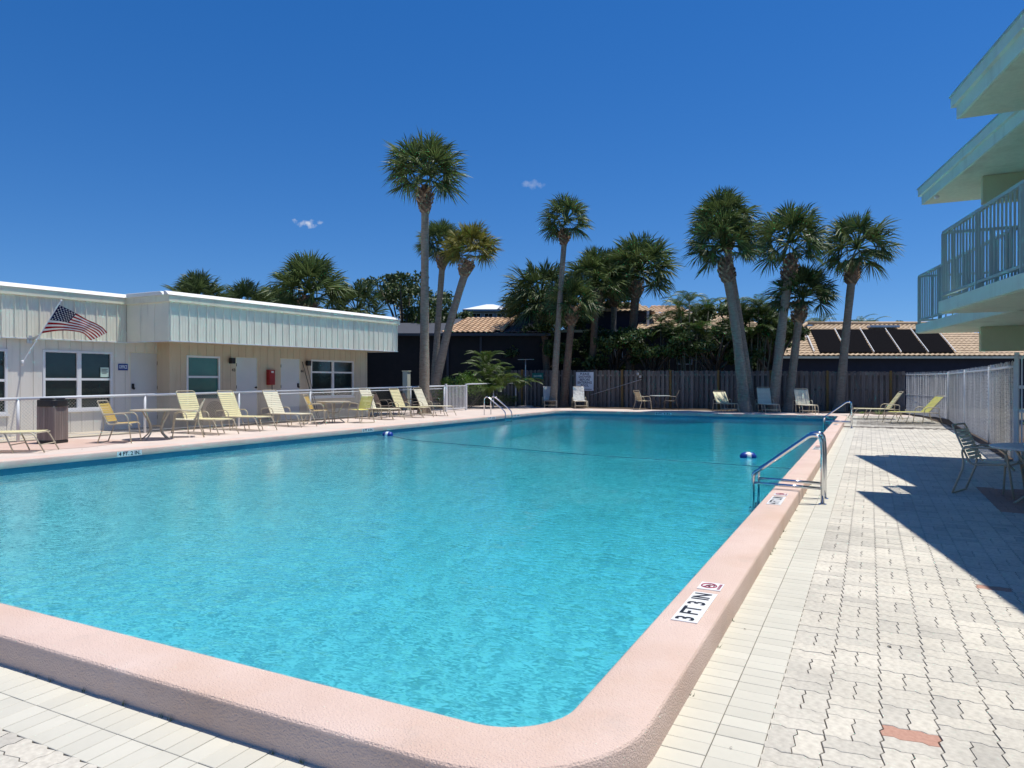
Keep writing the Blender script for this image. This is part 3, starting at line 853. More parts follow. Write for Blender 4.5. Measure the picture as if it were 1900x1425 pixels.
# flag on a slanting pole
fl = thing('flag', 'stars and stripes flag on a slanting white pole above the office window', 'flag', (-18.2, 9.97, 2.6))
PA, PB = Vector((-17.55, 10.31, 3.49)), Vector((-17.95, 9.64, 1.96))
q = MB(); q.tube([PB, PA], .016, 8); pole = q.build('pole', M['white_paint'], fl)
q = MB(); q.lathe([(.004, -.03), (.024, -.015), (.028, 0), (.02, .02), (.004, .03)], tuple(PA), 10); q.build('finial', M['white_paint'], pole, smooth=True)
q = MB(); q.lathe([(.018, -.06), (.034, -.02), (.034, .05), (.018, .07)], tuple(PB), 10); q.build('pole_end', M['white_paint'], pole, smooth=True)
q = MB(); c_ = PB.lerp(PA, .43); q.bar(c_, (OFX + .01, c_.y + .01, c_.z - .08), .03, .05); q.box(OFX, OFX + .02, c_.y - .06, c_.y + .06, c_.z - .17, c_.z + .02); q.build('bracket', M['galv'], fl)
A_, B_ = PB.lerp(PA, .93), PB.lerp(PA, .47)
def flag_pt(s, t):
    top = A_ + Vector((.02 + .10 * s, 1.06 * s ** 1.05, -.44 * s - .12 * s ** 4))
    bot = B_ + Vector((.03 + .10 * s, 1.18 * s, .11 * math.sin(s * 3.0) - .02 * s - .05 * s ** 6))
    p = top.lerp(bot, t)
    p.x += .055 * math.sin(s * 9 + t * 2.0) * s ** .6 + .03 * math.sin(s * 17 - t * 5) * s
    if s > .85: p.x += (s - .85) * .9 * (1 - t); p.z -= (s - .85) ** 2 * 2.5
    return p
NS = 40; cloth = MB(); vs = []; fs = []
for j in range(27):
    for i in range(NS + 1): vs.append(flag_pt(i / NS, j / 26))
cloth.v = [tuple(p) for p in vs]
for j in range(26):
    for i in range(NS):
        a = j * (NS + 1) + i
        cloth.f.append((a, a + 1, a + NS + 2, a + NS + 1))
        cloth.m.append(2 if (i < 16 and j < 14) else (0 if (j // 2) % 2 == 0 else 1))
cl = cloth.build('cloth', [M['flag_red'], M['flag_white'], M['flag_blue']], fl, smooth=True)
st = MB()
for rw in range(9):
    for c_ in range(6 if rw % 2 == 0 else 5):
        s0 = (c_ + (.55 if rw % 2 == 0 else 1.05)) / 6.15 * .4; t0 = (rw + .75) / 9.5 * .535
        ctr = flag_pt(s0, t0); du = (flag_pt(s0 + .01, t0) - ctr).normalized(); dv = (flag_pt(s0, t0 + .01) - ctr).normalized(); nn = du.cross(dv).normalized()
        if nn.x < 0: nn = -nn
        pts = []
        for k in range(10):
            r_ = .024 if k % 2 == 0 else .0095; a = math.pi * k / 5 + math.pi / 2
            pts.append(ctr + nn * .006 + du * (r_ * math.cos(a)) - dv * (r_ * math.sin(a)))
        st.poly(pts)
st.build('stars', M['flag_white'], cl, kind='stuff')

# ================================================================== fences
def chain_mesh(b, p0, p1, z0, z1, pitch=.075, r=.0021):
    """woven wire: two families of diagonals clipped to the panel (z0,z1 functions of distance)"""
    p0 = Vector(p0); p1 = Vector(p1); L_ = (p1 - p0).length; d = (p1 - p0).normalized(); h = z1 - z0
    k = -h
    while k < L_:
        for sg in (1, -1):
            a0, a1 = k, k + h
            ta, tb = max(0, -a0), min(h, L_ - a0)
            if tb <= ta: continue
            if sg == 1: q0, q1 = (a0 + ta, z0 + ta), (a0 + tb, z0 + tb)
            else: q0, q1 = (a0 + ta, z1 - ta), (a0 + tb, z1 - tb)
            o_ = Vector((0, 0, 0)) + Vector((d.y, -d.x, 0)) * (.002 * sg)
            A = p0 + d * q0[0] + o_; B = p0 + d * q1[0] + o_
            b.tube([(A.x, A.y, q0[1]), (B.x, B.y, q1[1])], r, 3, caps=False)
        k += pitch
LFX = -16.75
def railz(y): return 1.14 + .0105 * (y - 9)
fence = thing('chain_link_fence', 'low white chain link fence between the left deck and the low building', 'fence', (LFX, 16, .19))
SEG = [7.0, 8.9, 11.95, 15.0, 18.0, 21.0, 23.8, 26.35]
for y in SEG[1:]:
    b = MB(); b.tube([(LFX, y, .15), (LFX, y, railz(y) - .02)], .032, 10); b.build('post', M['rail_white'], fence, smooth=True)
for i in range(len(SEG) - 1):
    ya, yb = SEG[i], SEG[i + 1]
    b = MB(); b.tube([(LFX, ya, railz(ya)), (LFX, yb, railz(yb))], .036, 10); b.build('top_rail', M['rail_white'], fence, smooth=True)
    b = MB(); b.tube([(LFX, ya, .26), (LFX, yb, .26)], .006, 4); chain_mesh(b, (LFX + .012, ya, 0), (LFX + .012, yb, 0), .25, railz((ya + yb) / 2) - .03)
    b.build('wire_mesh', M['galv' if ya < 20 else 'wire_dark'], fence, kind='stuff')
b = MB(); b.tube(fillet([(LFX + .12, 15.9, 1.02), (LFX + .12, 16.15, 1.13), (LFX + .12, 26.0, 1.21)], .1), .016, 8); tag(b.build('hand_rail', M['rail_white'], smooth=True), 'thin white pipe running in front of the chain link fence behind the loungers', 'rail')
gate = thing('picket_gate', 'small white picket gate standing in the far left fence', 'gate', (LFX, 26.5, .19))
for y in (26.5, 28.25):
    b = MB(); b.box(LFX - .04, LFX + .04, y - .04, y + .04, .15, 1.42); b.build('post', M['white_paint'], gate)
for z in (.30, 1.33):
    b = MB(); b.box(LFX - .02, LFX + .02, 26.55, 28.2, z - .025, z + .025); b.build('rail', M['white_paint'], gate)
for k in range(13):
    y = 26.66 + k * .12
    b = MB(); b.box(LFX - .012, LFX + .012, y - .013, y + .013, .325, 1.305); b.build('picket', M['white_paint'], gate)
b = MB(); b.box(LFX - .015, LFX + .015, 26.56, 26.6, .3, 1.33); b.build('stile', M['white_paint'], gate)
fe2 = thing('corner_fence', 'white framed chain link fence with green plants behind it beside the gate', 'fence', (-17, 31, .19))
P_ = [(LFX, 28.32), (-16.95, 31.3), (-17.3, 34.5)]
for i, (x, y) in enumerate(P_[1:]):
    b = MB(); b.tube([(x, y, .12), (x, y, 1.40)], .03, 10); b.build('post', M['rail_white'], fe2, smooth=True)
for i in range(2):
    (xa, ya), (xb, yb) = P_[i], P_[i + 1]
    b = MB(); b.tube([(xa, ya, 1.40), (xb, yb, 1.42)], .03, 10); b.build('top_rail', M['rail_white'], fe2, smooth=True)
    b = MB(); chain_mesh(b, (xa, ya, 0), (xb, yb, 0),   .22, 1.38, .10, .0015); b.build('wire_mesh', M['wire_dark'], fe2, kind='stuff')

# weathered shadow-box fence behind the pool
WF = 35.6
wood = thing('wooden_fence', 'weathered grey wooden board fence running behind the far end of the pool', 'fence', (-12, WF, .1))
def ftop(x): return 2.16 - .0115 * (x + 16) if x > -16 else 2.16
PXs = []; x = -25.0; rr = random.Random(11); k = 0
me_p = {}
for q in range(6):
    b = MB(); h = 2.0; wd = .135
    b.box(-wd / 2, wd / 2, -.010, .010, 0, h - .04); b.add([(-wd / 2, -.010, h - .04), (wd / 2, -.010, h - .04), (wd / 2 - .03, -.010, h), (-wd / 2 + .03, -.010, h), (-wd / 2, .010, h - .04), (wd / 2, .010, h - .04), (wd / 2 - .03, .010, h), (-wd / 2 + .03, .010, h)], [(0, 1, 2, 3), (7, 6, 5, 4), (1, 5, 6, 2), (2, 6, 7, 3), (3, 7, 4, 0)])
    me_p[q] = b.mesh('picket', M['fence_wood'])
while x < 1.45:
    h = ftop(x) + rr.uniform(-.02, .02); back = k % 2
    o = link_mesh('picket', me_p[rr.randrange(6)], wood, Vector((x, WF + (.045 if back else -.045), .08)) - base_of(wood), (0, rr.uniform(-.008, .008), rr.uniform(-.03, .03)))
    o.scale = (rr.uniform(.9, 1.05), 1, (h - .08) / 2.0)
    x += .118 + rr.uniform(-.006, .012); k += 1
for z in (.42, 1.15, 1.85):
    b = MB(); b.box(-25, 1.45, WF - .032, WF + .032, z - .045, z + .045); b.build('rail', M['fence_wood'], wood)
for x in (-22.5, -19.9, -17.4, -11.55, -9.0, -6.63, -4.2, -1.72, .85):
    b = MB(); b.box(x - .05, x + .05, WF - .15, WF - .058, .0, ftop(x) + .03); b.build('post', M['fence_wood_new'], wood)
lettered_board('shower_notice', 'white notice asking bathers to shower, fixed to the wooden fence', 'sign', (-13.62, WF - .16, 1.53), 0, 1.0, 1.0, M['sign_white'], 'PLEASE\nSHOWER\nBEFORE\nENTERING\nPOOL', M['sign_navy'], .175, spacing=.88, dy=.085, fit=.80)
t = [o for o in bpy.data.objects if o.name == 'shower_notice'][0]
b = MB(); b.box(-.40, .40, -.0145, -.0125, -.435, -.405); b.build('print_lines', M['sign_navy'], t, local=True, kind='stuff')
lettered_board('shower_sign', 'small green sign with pale lettering on the wooden fence', 'sign', (-16.4, WF - .16, 1.82), 0, .68, .36, M['sign_green'], 'SHOWER', M['paper'], .15, fit=.5)
b = MB(); b.tube([(-13.3, WF - .17, .80), (-10.5, WF - .17, 1.63)], .016, 6); tag(b.build('skimmer_pole', M['galv']), 'long thin skimmer pole hung slanting across the wooden fence', 'pole')
t = thing('electric_box', 'pair of small pale switch boxes on the wooden fence', 'box', (-10.7, WF - .06, 1.9))
for dx, dz in ((0, .02), (.12, -.13)):
    q = MB(); q.box(dx - .05, dx + .05, -.12, -.02, dz - .06, dz + .06); bevel(q.build('switch_box', M['grey_plastic'], t, local=True), .006)
b = MB(); b.box(-22.05, -21.75, 30.6, 30.9, 0, 2.05); b.box(-22.08, -21.72, 30.57, 30.93, 2.05, 2.09); tag(bevel(b.build('gate_pillar', M['wall_pale']), .01), 'pale square pillar in front of the fence past the low building', 'pillar')

# chain link with slats on the right
rf = thing('slatted_fence', 'white slatted chain link fence on the right side of the paving', 'fence', (2.6, 24, 0))
RFp = [(2.42, 15.9), (2.60, 20.5), (2.62, 25.6), (2.58, 30.2), (1.42, 34.9)]
for i in range(len(RFp) - 1):
    (xa, ya), (xb, yb) = RFp[i], RFp[i + 1]
    d = Vector((xb - xa, yb - ya, 0)); L_ = d.length; d.normalize()
    b = MB(); b.tube([(xa, ya, 0), (xa, ya, 1.88)], .03, 8); b.build('post', M['rail_white'], rf, smooth=True)
    b = MB(); b.tube([(xa, ya, 1.80), (xb, yb, 1.80)], .022, 8); b.build('top_rail', M['rail_white'], rf, smooth=True)
    b = MB(); chain_mesh(b, (xa, ya, 0), (xb, yb, 0), .05, 1.84, .09, .003)
    k = 0.0; rr = random.Random(i)
    while k < L_:
        x, y = xa + d.x * k, ya + d.y * k
        b.bar((x - .004, y, 1.80), (x - .004 + rr.uniform(-.02, .02), y + rr.uniform(-.04, .04), 1.90 + rr.uniform(-.02, .02)), .006, .006); k += .045
    b.build('wire_mesh', M['galv'], rf, kind='stuff')
    if True:
        b = MB(); k = .03
        while k < L_ - .03:
            x, y = xa + d.x * k, ya + d.y * k; wd = .0275 + rr.uniform(-.007, .002); tl = rr.uniform(-.03, .03)
            if rr.random() > .04:
                b.add([(x - d.x * wd + d.y * .0, y - d.y * wd, .06), (x + d.x * wd, y + d.y * wd, .06), (x + d.x * wd + tl, y + d.y * wd, 1.80 + rr.uniform(-.05, .03)), (x - d.x * wd + tl, y - d.y * wd, 1.80 + rr.uniform(-.05, .03))], [(0, 1, 2, 3)])
            k += .058
        b.build('slats', M['slat_pvc'], rf, kind='stuff')
    if i == 3:
        b = MB(); b.tube([(xa, ya, .95), (xb, yb, .95)], .016, 6); b.tube([(xa, ya, .1), (xb, yb, .9)], .008, 5); b.build('brace', M['rail_white'], rf)

# ================================================================== pool ladders and rails
def rail_path(x0, x1, y, z0, zd):
    """grab rail in the X-Z plane from the water (x0) over the coping to the deck (x1)"""
    sg = 1 if x1 > x0 else -1
    return fillet([(x0, y, -.75), (x0, y, .335), (x0 + sg * .10, y, .40), (x1 - sg * .14, y, .855), (x1 - sg * .02, y, .845), (x1, y, .70), (x1, y, zd)], .13, 6)
def grab_rail(name, label, ya, yb, x0=-1.34, x1=-.515, zd=0.0):
    t = thing(name, label, 'hand rail', ((x0 + x1) / 2, (ya + yb) / 2, zd), 0, 'steel pool rails on the right edge')
    for y in (ya, yb):
        b = MB(); b.tube(rail_path(x0, x1, y, 0, zd), .024, 12); o = b.build('rail', M['chrome'], t, smooth=True)
        b = MB(); b.tube([(x0, y, .215), (x1, y, .195)], .019, 10); b.build('cross_bar', M['chrome'], o, smooth=True)
        b = MB(); b.lathe([(.05, 0), (.05, .006), (.035, .012)], (x1, y, zd), 16); b.build('base_plate', M['chrome'], o)
    for k, z in enumerate((-.25, -.5)):
        b = MB(); b.box(x0 - .05, x0 + .05, ya, yb, z - .015, z + .015); b.build('step', M['chrome'], t)
grab_rail('grab_rail', 'pair of polished steel grab rails on the near right pool edge', 9.50, 9.97)
grab_rail('grab_rail', 'pair of steel grab rails at the far right corner of the pool', 25.35, 25.82)
t = thing('pool_ladder', 'polished steel pool ladder at the far left pool edge', 'ladder', (-13.6, 25.4, .15))
for y in (25.1, 25.66):
    b = MB(); b.tube(fillet([(-14.02, y, .15), (-14.02, y, .82), (-13.92, y, .92), (-13.80, y, .86), (-13.05, y, .30), (-13.05, y, -.9)], .13, 6), .024, 12)
    b.build('rail', M['chrome'], t, smooth=True)
b = MB(); b.tube([(-14.02, 25.1, .42), (-13.22, 25.1, .42)], .015, 8); b.tube([(-14.02, 25.66, .42), (-13.22, 25.66, .42)], .015, 8)
for z in (-.2, -.45, -.7):
    b = MB(); b.box(-13.10, -13.0, 25.1, 25.66, z - .015, z + .015); b.build('step', M['chrome'], t)

# safety rope and floats
pts = [(-13.26, 17.1), (-12.4, 16.75), (-11.2, 15.95), (-9.2, 15.4), (-7.2, 14.9), (-5.36, 14.45), (-3.0, 14.15), (-1.9, 13.95), (-1.09, 13.85)]
b = MB(); b.tube([(x, y, -.088) for x, y in pts], .011, 6); tag(b.build('safety_rope', M['rope'], smooth=True), 'dark safety rope lying slack across the pool water', 'rope')
for (x, y, rz, lab) in ((-2.28, 15.5, .4, 'blue and white float on the water near the right edge'), (-12.75, 16.95, .1, 'blue and white float on the water near the left edge')):
    t = thing('float', lab, 'float', (x, y, -.07), rz, 'blue and white floats')
    for s_, nm in ((-1, 'end_cap'), (1, 'end_cap')):
        b = MB(); pr = [(.0, .17), (.045, .165), (.085, .13), (.10, .08), (.10, .045)]
        vs = [(s_ * h, r_ * math.cos(a * math.pi / 8), r_ * math.sin(a * math.pi / 8)) for r_, h in pr for a in range(16)]
        b.add(vs, [(i * 16 + k, i * 16 + (k + 1) % 16, (i + 1) * 16 + (k + 1) % 16, (i + 1) * 16 + k) for i in range(4) for k in range(16)])
        b.build(nm, M['buoy_blue'], t, smooth=True, local=True)
    b = MB(); b.tube([(-.046, 0, 0), (-.03, 0, 0), (.03, 0, 0), (.046, 0, 0)], [.098, .106, .106, .098], 16); b.build('middle_band', M['buoy_white'], t, smooth=True, local=True)

# ================================================================== furniture
def straps(b, pts, wd, n, sw=.042, th=.004, sag=.012):
    """vinyl straps across a frame whose side follows pts (x,z); width wd in y"""
    seg = [0]
    for i in range(len(pts) - 1): seg.append(seg[-1] + math.dist(pts[i], pts[i + 1]))
    T = seg[-1]
    for k in range(n):
        d = (k + .5) / n * T; i = max(q for q in range(len(seg) - 1) if seg[q] <= d)
        u = (d - seg[i]) / (seg[i + 1] - seg[i]); px = pts[i][0] + (pts[i + 1][0] - pts[i][0]) * u; pz = pts[i][1] + (pts[i + 1][1] - pts[i][1]) * u
        tx, tz = (pts[i + 1][0] - pts[i][0]), (pts[i + 1][1] - pts[i][1]); l = math.hypot(tx, tz); tx /= l; tz /= l
        nx_, nz_ = -tz, tx
        ys_ = [-wd / 2, -wd / 4, 0, wd / 4, wd / 2]; sg = [0, .75, 1, .75, 0]; vs = []
        for y, s_ in zip(ys_, sg):
            for e in (-1, 1):
                for q in (0, 1):
                    o_ = .016 - s_ * sag - q * th
                    vs.append((px + tx * e * sw / 2 + nx_ * o_, y, pz + tz * e * sw / 2 + nz_ * o_))
        fs = []
        for j in range(4):
            a = j * 4
            fs += [(a, a + 2, a + 6, a + 4), (a + 1, a + 5, a + 7, a + 3), (a, a + 4, a + 5, a + 1), (a + 2, a + 3, a + 7, a + 6)]
        b.add(vs, fs)
def lounger(label, loc, rz, ang=60, strap='strap_yellow', frame='frame_beige', sling=False, group='sun loungers round the pool', seat_len=1.22, back=.80):
    t = thing('sun_lounger', label, 'sun lounger', loc, R(rz), group)
    W_ = .62; hz = .37; a = R(ang); F_ = M[frame]; tr = .0135
    bx, bz = -back * math.cos(a), hz + back * math.sin(a)
    for s_ in (-1, 1):
        y = s_ * W_ / 2
        b = MB(); b.tube(fillet([(-.30, y, hz - .015), (0, y, hz), (seat_len - .10, y, hz + .01), (seat_len + .10, y, 0)], .09, 4), tr, 8); b.build('side_rail', F_, t, smooth=True, local=True)
        b = MB(); b.tube([(seat_len * .52, y, hz), (seat_len * .52 + .16, y, 0)], tr, 8); b.build('leg', F_, t, smooth=True, local=True)
        ya = s_ * (W_ / 2 + .03)
        b = MB(); b.tube(fillet([(-.42, ya, 0), (-.30, ya, .34), (-.33, ya, .53), (.06, ya, .56), (.16, ya, .50), (.24, ya, 0)], .08, 4), tr, 8); b.build('armrest', F_, t, smooth=True, local=True)
    b = MB(); b.tube([(seat_len + .035, -W_ / 2, .15), (seat_len + .035, W_ / 2, .15)], .011, 6); b.build('cross_bar', F_, t, local=True)
    b = MB(); b.tube([(seat_len * .52 + .095, -W_ / 2, .15), (seat_len * .52 + .095, W_ / 2, .15)], .011, 6); b.build('cross_bar', F_, t, local=True)
    b = MB(); b.tube([(seat_len - .06, -W_ / 2, hz), (seat_len - .06, W_ / 2, hz)], .011, 6); b.tube([(-.30, -W_ / 2, hz - .015), (-.30, W_ / 2, hz - .015)], .011, 6); b.build('end_bar', F_, t, local=True)
    b = MB(); b.tube(fillet([(0, -W_ / 2 + .03, hz), (bx, -W_ / 2 + .03, bz), (bx, W_ / 2 - .03, bz), (0, W_ / 2 - .03, hz)], .07, 4), tr, 8); bk = b.build('back_frame', F_, t, smooth=True, local=True)
    if sling:
        b = MB(); n1, n2 = 10, 8; rr_ = random.Random(label)
        for (p0, p1) in (((bx * .96, bz * .985), (0, hz)), ((.02, hz), (seat_len - .05, hz))):
            vs = []
            for i in range(n1 + 1):
                for j in range(n2 + 1):
                    u, v = i / n1, j / n2
                    sg = -.05 * math.sin(math.pi * v) * math.sin(math.pi * min(1, u + .1)) + rr_.uniform(-.008, .008)
                    vs.append((p0[0] + (p1[0] - p0[0]) * u + .02, (v - .5) * (W_ - .04), p0[1] + (p1[1] - p0[1]) * u + .016 + sg))
            b.add(vs, [(i * (n2 + 1) + j, i * (n2 + 1) + j + 1, (i + 1) * (n2 + 1) + j + 1, (i + 1) * (n2 + 1) + j) for i in range(n1) for j in range(n2)])
        b.build('sling', M['sling_white'], t, smooth=True, local=True)
    else:
        b = MB(); straps(b, [(bx * .93, hz + (bz - hz) * .93), (0, hz)], W_ - .055, 12, .05); b.build('back_straps', M[strap], t, local=True, kind='stuff')
        b = MB(); straps(b, [(.03, hz), (seat_len - .08, hz + .01)], W_, 17, .05); b.build('seat_straps', M[strap], t, local=True, kind='stuff')
    return t
def chair(label, loc, rz, strap='strap_tan', frame='frame_beige', group='strap chairs at the tables'):
    """faces local +x"""
    t = thing('strap_chair', label, 'chair', loc, R(rz), group); F_ = M[frame]; W_ = .50; tr = .0135; hz = .42
    for s_ in (-1, 1):
        y = s_ * W_ / 2
        b = MB(); b.tube(fillet([(-.20, y, .90), (0.0, y, hz - .01), (.44, y, hz + .02), (.50, y, hz - .05)], .07, 4), tr, 8); b.build('side_frame', F_, t, smooth=True, local=True)
        ya = s_ * (W_ / 2 + .028)
        b = MB(); b.tube(fillet([(-.20, ya, .012), (-.06, ya, .40), (-.10, ya, .63), (.34, ya, .655), (.42, ya, .58), (.50, ya, 0)], .09, 5), tr, 8); b.build('armrest', F_, t, smooth=True, local=True)
        b = MB(); b.tube([(-.07, y, .63), (-.075, ya, .63)], .009, 6); b.tube([(.40, y, .43), (.435, ya, .43)], .009, 6); b.build('bracket', F_, t, local=True)
    b = MB(); b.tube(fillet([(-.185, -W_ / 2, .87), (-.215, -W_ / 2, .93), (-.215, W_ / 2, .93), (-.185, W_ / 2, .87)], .06, 4), tr, 8); b.build('top_bar', F_, t, smooth=True, local=True)
    b = MB(); b.tube([(-.20, -W_ / 2 - .028, .012), (-.20, W_ / 2 + .028, .012)], tr, 8); b.build('foot_bar', F_, t, local=True)
    b = MB(); b.tube([(.44, -W_ / 2, hz + .01), (.44, W_ / 2, hz + .01)], .011, 6); b.build('seat_bar', F_, t, local=True)
    b = MB(); straps(b, [(-.185, .87), (-.012, .47)], W_, 9, .04); b.build('back_straps', M[strap], t, local=True, kind='stuff')
    b = MB(); straps(b, [(.03, hz - .005), (.43, hz + .015)], W_, 8, .045); b.build('seat_straps', M[strap], t, local=True, kind='stuff')
    return t
def table(label, loc, r=.55, h=.70, top='table_top', frame='frame_beige', legs=4, rot=0.3):
    t = thing('round_table', label, 'table', loc, rot, 'round patio tables'); F_ = M[frame]
    b = MB(); b.lathe([(.02, h - .03), (r - .05, h - .028), (r - .01, h - .03), (r, h - .018), (r, h - .004), (r - .012, h), (.02, h)], n=40); b.build('table_top', M[top], t, local=True, smooth=False)
    for k in range(legs):
        a = 2 * math.pi * k / legs; ca, sa = math.cos(a), math.sin(a)
        pr = [(.36, h - .035), (.26, h * .72), (.15, h * .45), (.17, h * .22), (.30, .05), (.37, .0)]
        b = MB(); b.tube([(q * ca, q * sa, z) for q, z in fillet([(p[0], 0, p[1]) for p in pr], .1, 3) for q, z in [(q, z)]] if False else [(p.x * ca, p.x * sa, p.z) for p in fillet([(q, 0, z) for q, z in pr], .1, 3)], .016, 8); b.build('leg', F_, t, smooth=True, local=True)
    b = MB(); b.tube([(.155 * math.cos(a * math.pi / 10), .155 * math.sin(a * math.pi / 10), h * .45) for a in range(20)], .012, 6, closed=True); b.build('ring', F_, t, smooth=True, local=True)
    return t
def zd(x, y): return zl(x, y)
# left deck
lounger('yellow sun lounger lying flat at the left picture edge before the bin', (-15.25, 7.35, zd(-15.2, 0)), 38, 8, 'strap_yellow')
lounger('raised yellow lounger nearest the left table, first of the upright row', (-15.85, 12.70, zd(-15.5, 0)), 0, 66, 'strap_yellow')
lounger('raised yellow lounger, second of the upright row on the left deck', (-15.95, 14.10, zd(-15.5, 0)), 1, 64, 'strap_yellow')
lounger('raised cream lounger, third of the upright row, beside the gold chair', (-16.20, 16.00, zd(-15.5, 0)), -2, 63, 'strap_cream')
lounger('dappled cream lounger next to the yellow chair by the far left palm', (-16.10, 20.40, zd(-15.5, 0)), -4, 66, 'strap_cream')
lounger('dappled yellow lounger between two cream loungers near the tall palm', (-16.05, 22.15, zd(-15.5, 0)), -2, 64, 'strap_yellow')
lounger('sunlit cream lounger just in front of the tall left palm trunk', (-15.95, 23.60, zd(-15.5, 0)), 0, 64, 'strap_cream')
chair('strap chair left of the left table, turned towards it', (-15.02, 9.93, zd(-15, 0)), 35, 'strap_gold')
chair('strap chair right of the left table, facing away from the yellow lounger', (-14.80, 11.90, zd(-14.6, 0)), -128, 'strap_cream')
table('beige round table between two strap chairs on the left deck', (-14.95, 10.95, zd(-15, 0)))
chair('gold strapped chair beside the middle table on the left deck', (-15.80, 17.05, zd(-15.6, 0)), 30, 'strap_gold')
chair('yellow strapped chair with its back to the pool at the middle table', (-14.85, 18.45, zd(-15, 0)), 165, 'strap_bright')
table('beige round table between the gold chair and the yellow chair', (-15.70, 17.95, zd(-15.6, 0)), rot=.6)
for y_, rz_, lab in ((21.3, 20, 'dark brown chair half hidden behind the dappled cream lounger'), (23.0, 10, 'dark brown chair half hidden behind the dappled yellow lounger'), (24.6, -20, 'dark brown chair against the fence beside the tall palm')):
    chair(lab, (-16.42, y_, zd(-16.5, 0)), rz_, 'strap_brown', 'frame_bronze', 'brown chairs along the fence')
# far deck
BZ = .155
lounger('left white sling lounger of the far pair below the green sign', (-15.15, 34.15, BZ), -62, 68, sling=True, group='white sling loungers at the far end')
lounger('right white sling lounger of the far pair before the shower notice', (-13.45, 34.15, BZ), -62, 68, sling=True, group='white sling loungers at the far end')
chair('beige chair left of the far table by the wooden fence', (-9.95, 33.3, BZ), 50, 'strap_tan')
chair('dark chair right of the far table, leaning outward', (-8.45, 34.1, BZ), 195, 'strap_brown', 'frame_bronze')
table('small dark round table by the wooden fence', (-9.2, 34.2, BZ), .5, .68, 'table_grey', 'frame_bronze')
lounger('low yellow lounger half shaded beside the thick far palm trunk', (-6.0, 33.2, BZ), -62, 42, 'strap_yellow')
lounger('shaded grey looking lounger between the two leaning far palms', (-4.15, 33.05, BZ), -68, 68, 'strap_cream')
lounger('bright cream lounger facing the camera right of the far palms', (-2.55, 32.75, BZ), -72, 60, 'strap_cream')
lounger('yellow lounger in side view beside the far steel rail', (.62, 30.0, zr(30)), 192, 55, 'strap_yellow')
lounger('bright lemon lounger by the slatted fence corner', (1.75, 28.75, zr(28.5)), 202, 48, 'strap_bright')
# right table in the shade
chair('cream strap chair in the shade left of the right table, turned from the pool', (1.30, 11.42, 0), -22, 'strap_cream', 'frame_beige', 'chairs at the shaded right table')
chair('tan strap chair half hidden behind the shaded right table', (2.10, 11.72, 0), 240, 'strap_tan', 'frame_beige', 'chairs at the shaded right table')
table('round grey table in the building shade at the right picture edge', (1.97, 10.78, 0), .60, .71, 'table_grey', 'frame_beige')

# slatted bin
t = thing('trash_bin', 'square slatted trash bin with black lid before the office window', 'bin', (-15.90, 9.15, zd(-15.9, 0)), R(20)); t.scale = (.80, .80, 1.0)
b = MB(); b.box(-.26, .26, -.26, .26, 0, .07); bevel(b.build('base', M['black_plastic'], t, local=True), .015)
b = MB(); b.box(-.235, .235, -.235, .235, .07, .83); b.build('liner', M['black_plastic'], t, local=True)
for k in range(6):
    o_ = -.21 + k * .084
    for (cx, cy, dx, dy) in ((o_, -.25, .038, .012), (o_, .25, .038, .012), (-.25, o_, .012, .038), (.25, o_, .012, .038)):
        b = MB(); b.box(cx - dx, cx + dx, cy - dy, cy + dy, .075, .82); b.build('slat', M['bin_wood'], t, local=True)
b = MB(); b.prism([(.30 * math.copysign(abs(math.cos(a)) ** .5, math.cos(a)), .30 * math.copysign(abs(math.sin(a)) ** .5, math.sin(a))) for a in [i * math.pi / 16 + .01 for i in range(32)]], .80, .95)
b.prism([(.25 * math.copysign(abs(math.cos(a)) ** .5, math.cos(a)), .25 * math.copysign(abs(math.sin(a)) ** .5, math.sin(a))) for a in [i * math.pi / 16 + .01 for i in range(32)]], .95, .985)
bevel(b.build('lid', M['black_plastic'], t, local=True), .02, 3)
# shower post
t = thing('outdoor_shower', 'tall thin shower post with flat plate top before the green sign', 'shower', (-16.6, 34.3, .15))
b = MB(); b.tube([(0, 0, 0), (0, 0, 2.55)], .03, 10); b.build('post', M['galv'], t, smooth=True, local=True)
b = MB(); b.box(-.42, .46, -.12, .12, 2.55, 2.575); bevel(b.build('plate', M['galv'], t, local=True), .005)
b = MB(); b.tube([(0, 0, 1.1), (0, -.09, 1.1)], .012, 6); b.tube([(-.04, -.09, 1.1), (.04, -.09, 1.1)], .01, 6); b.build('valve', M['chrome'], t, local=True)
b = MB(); b.lathe([(.45, 0), (.45, .04), (.40, .05)], n=20); b.build('tray', M['concrete_pink'], t, local=True)

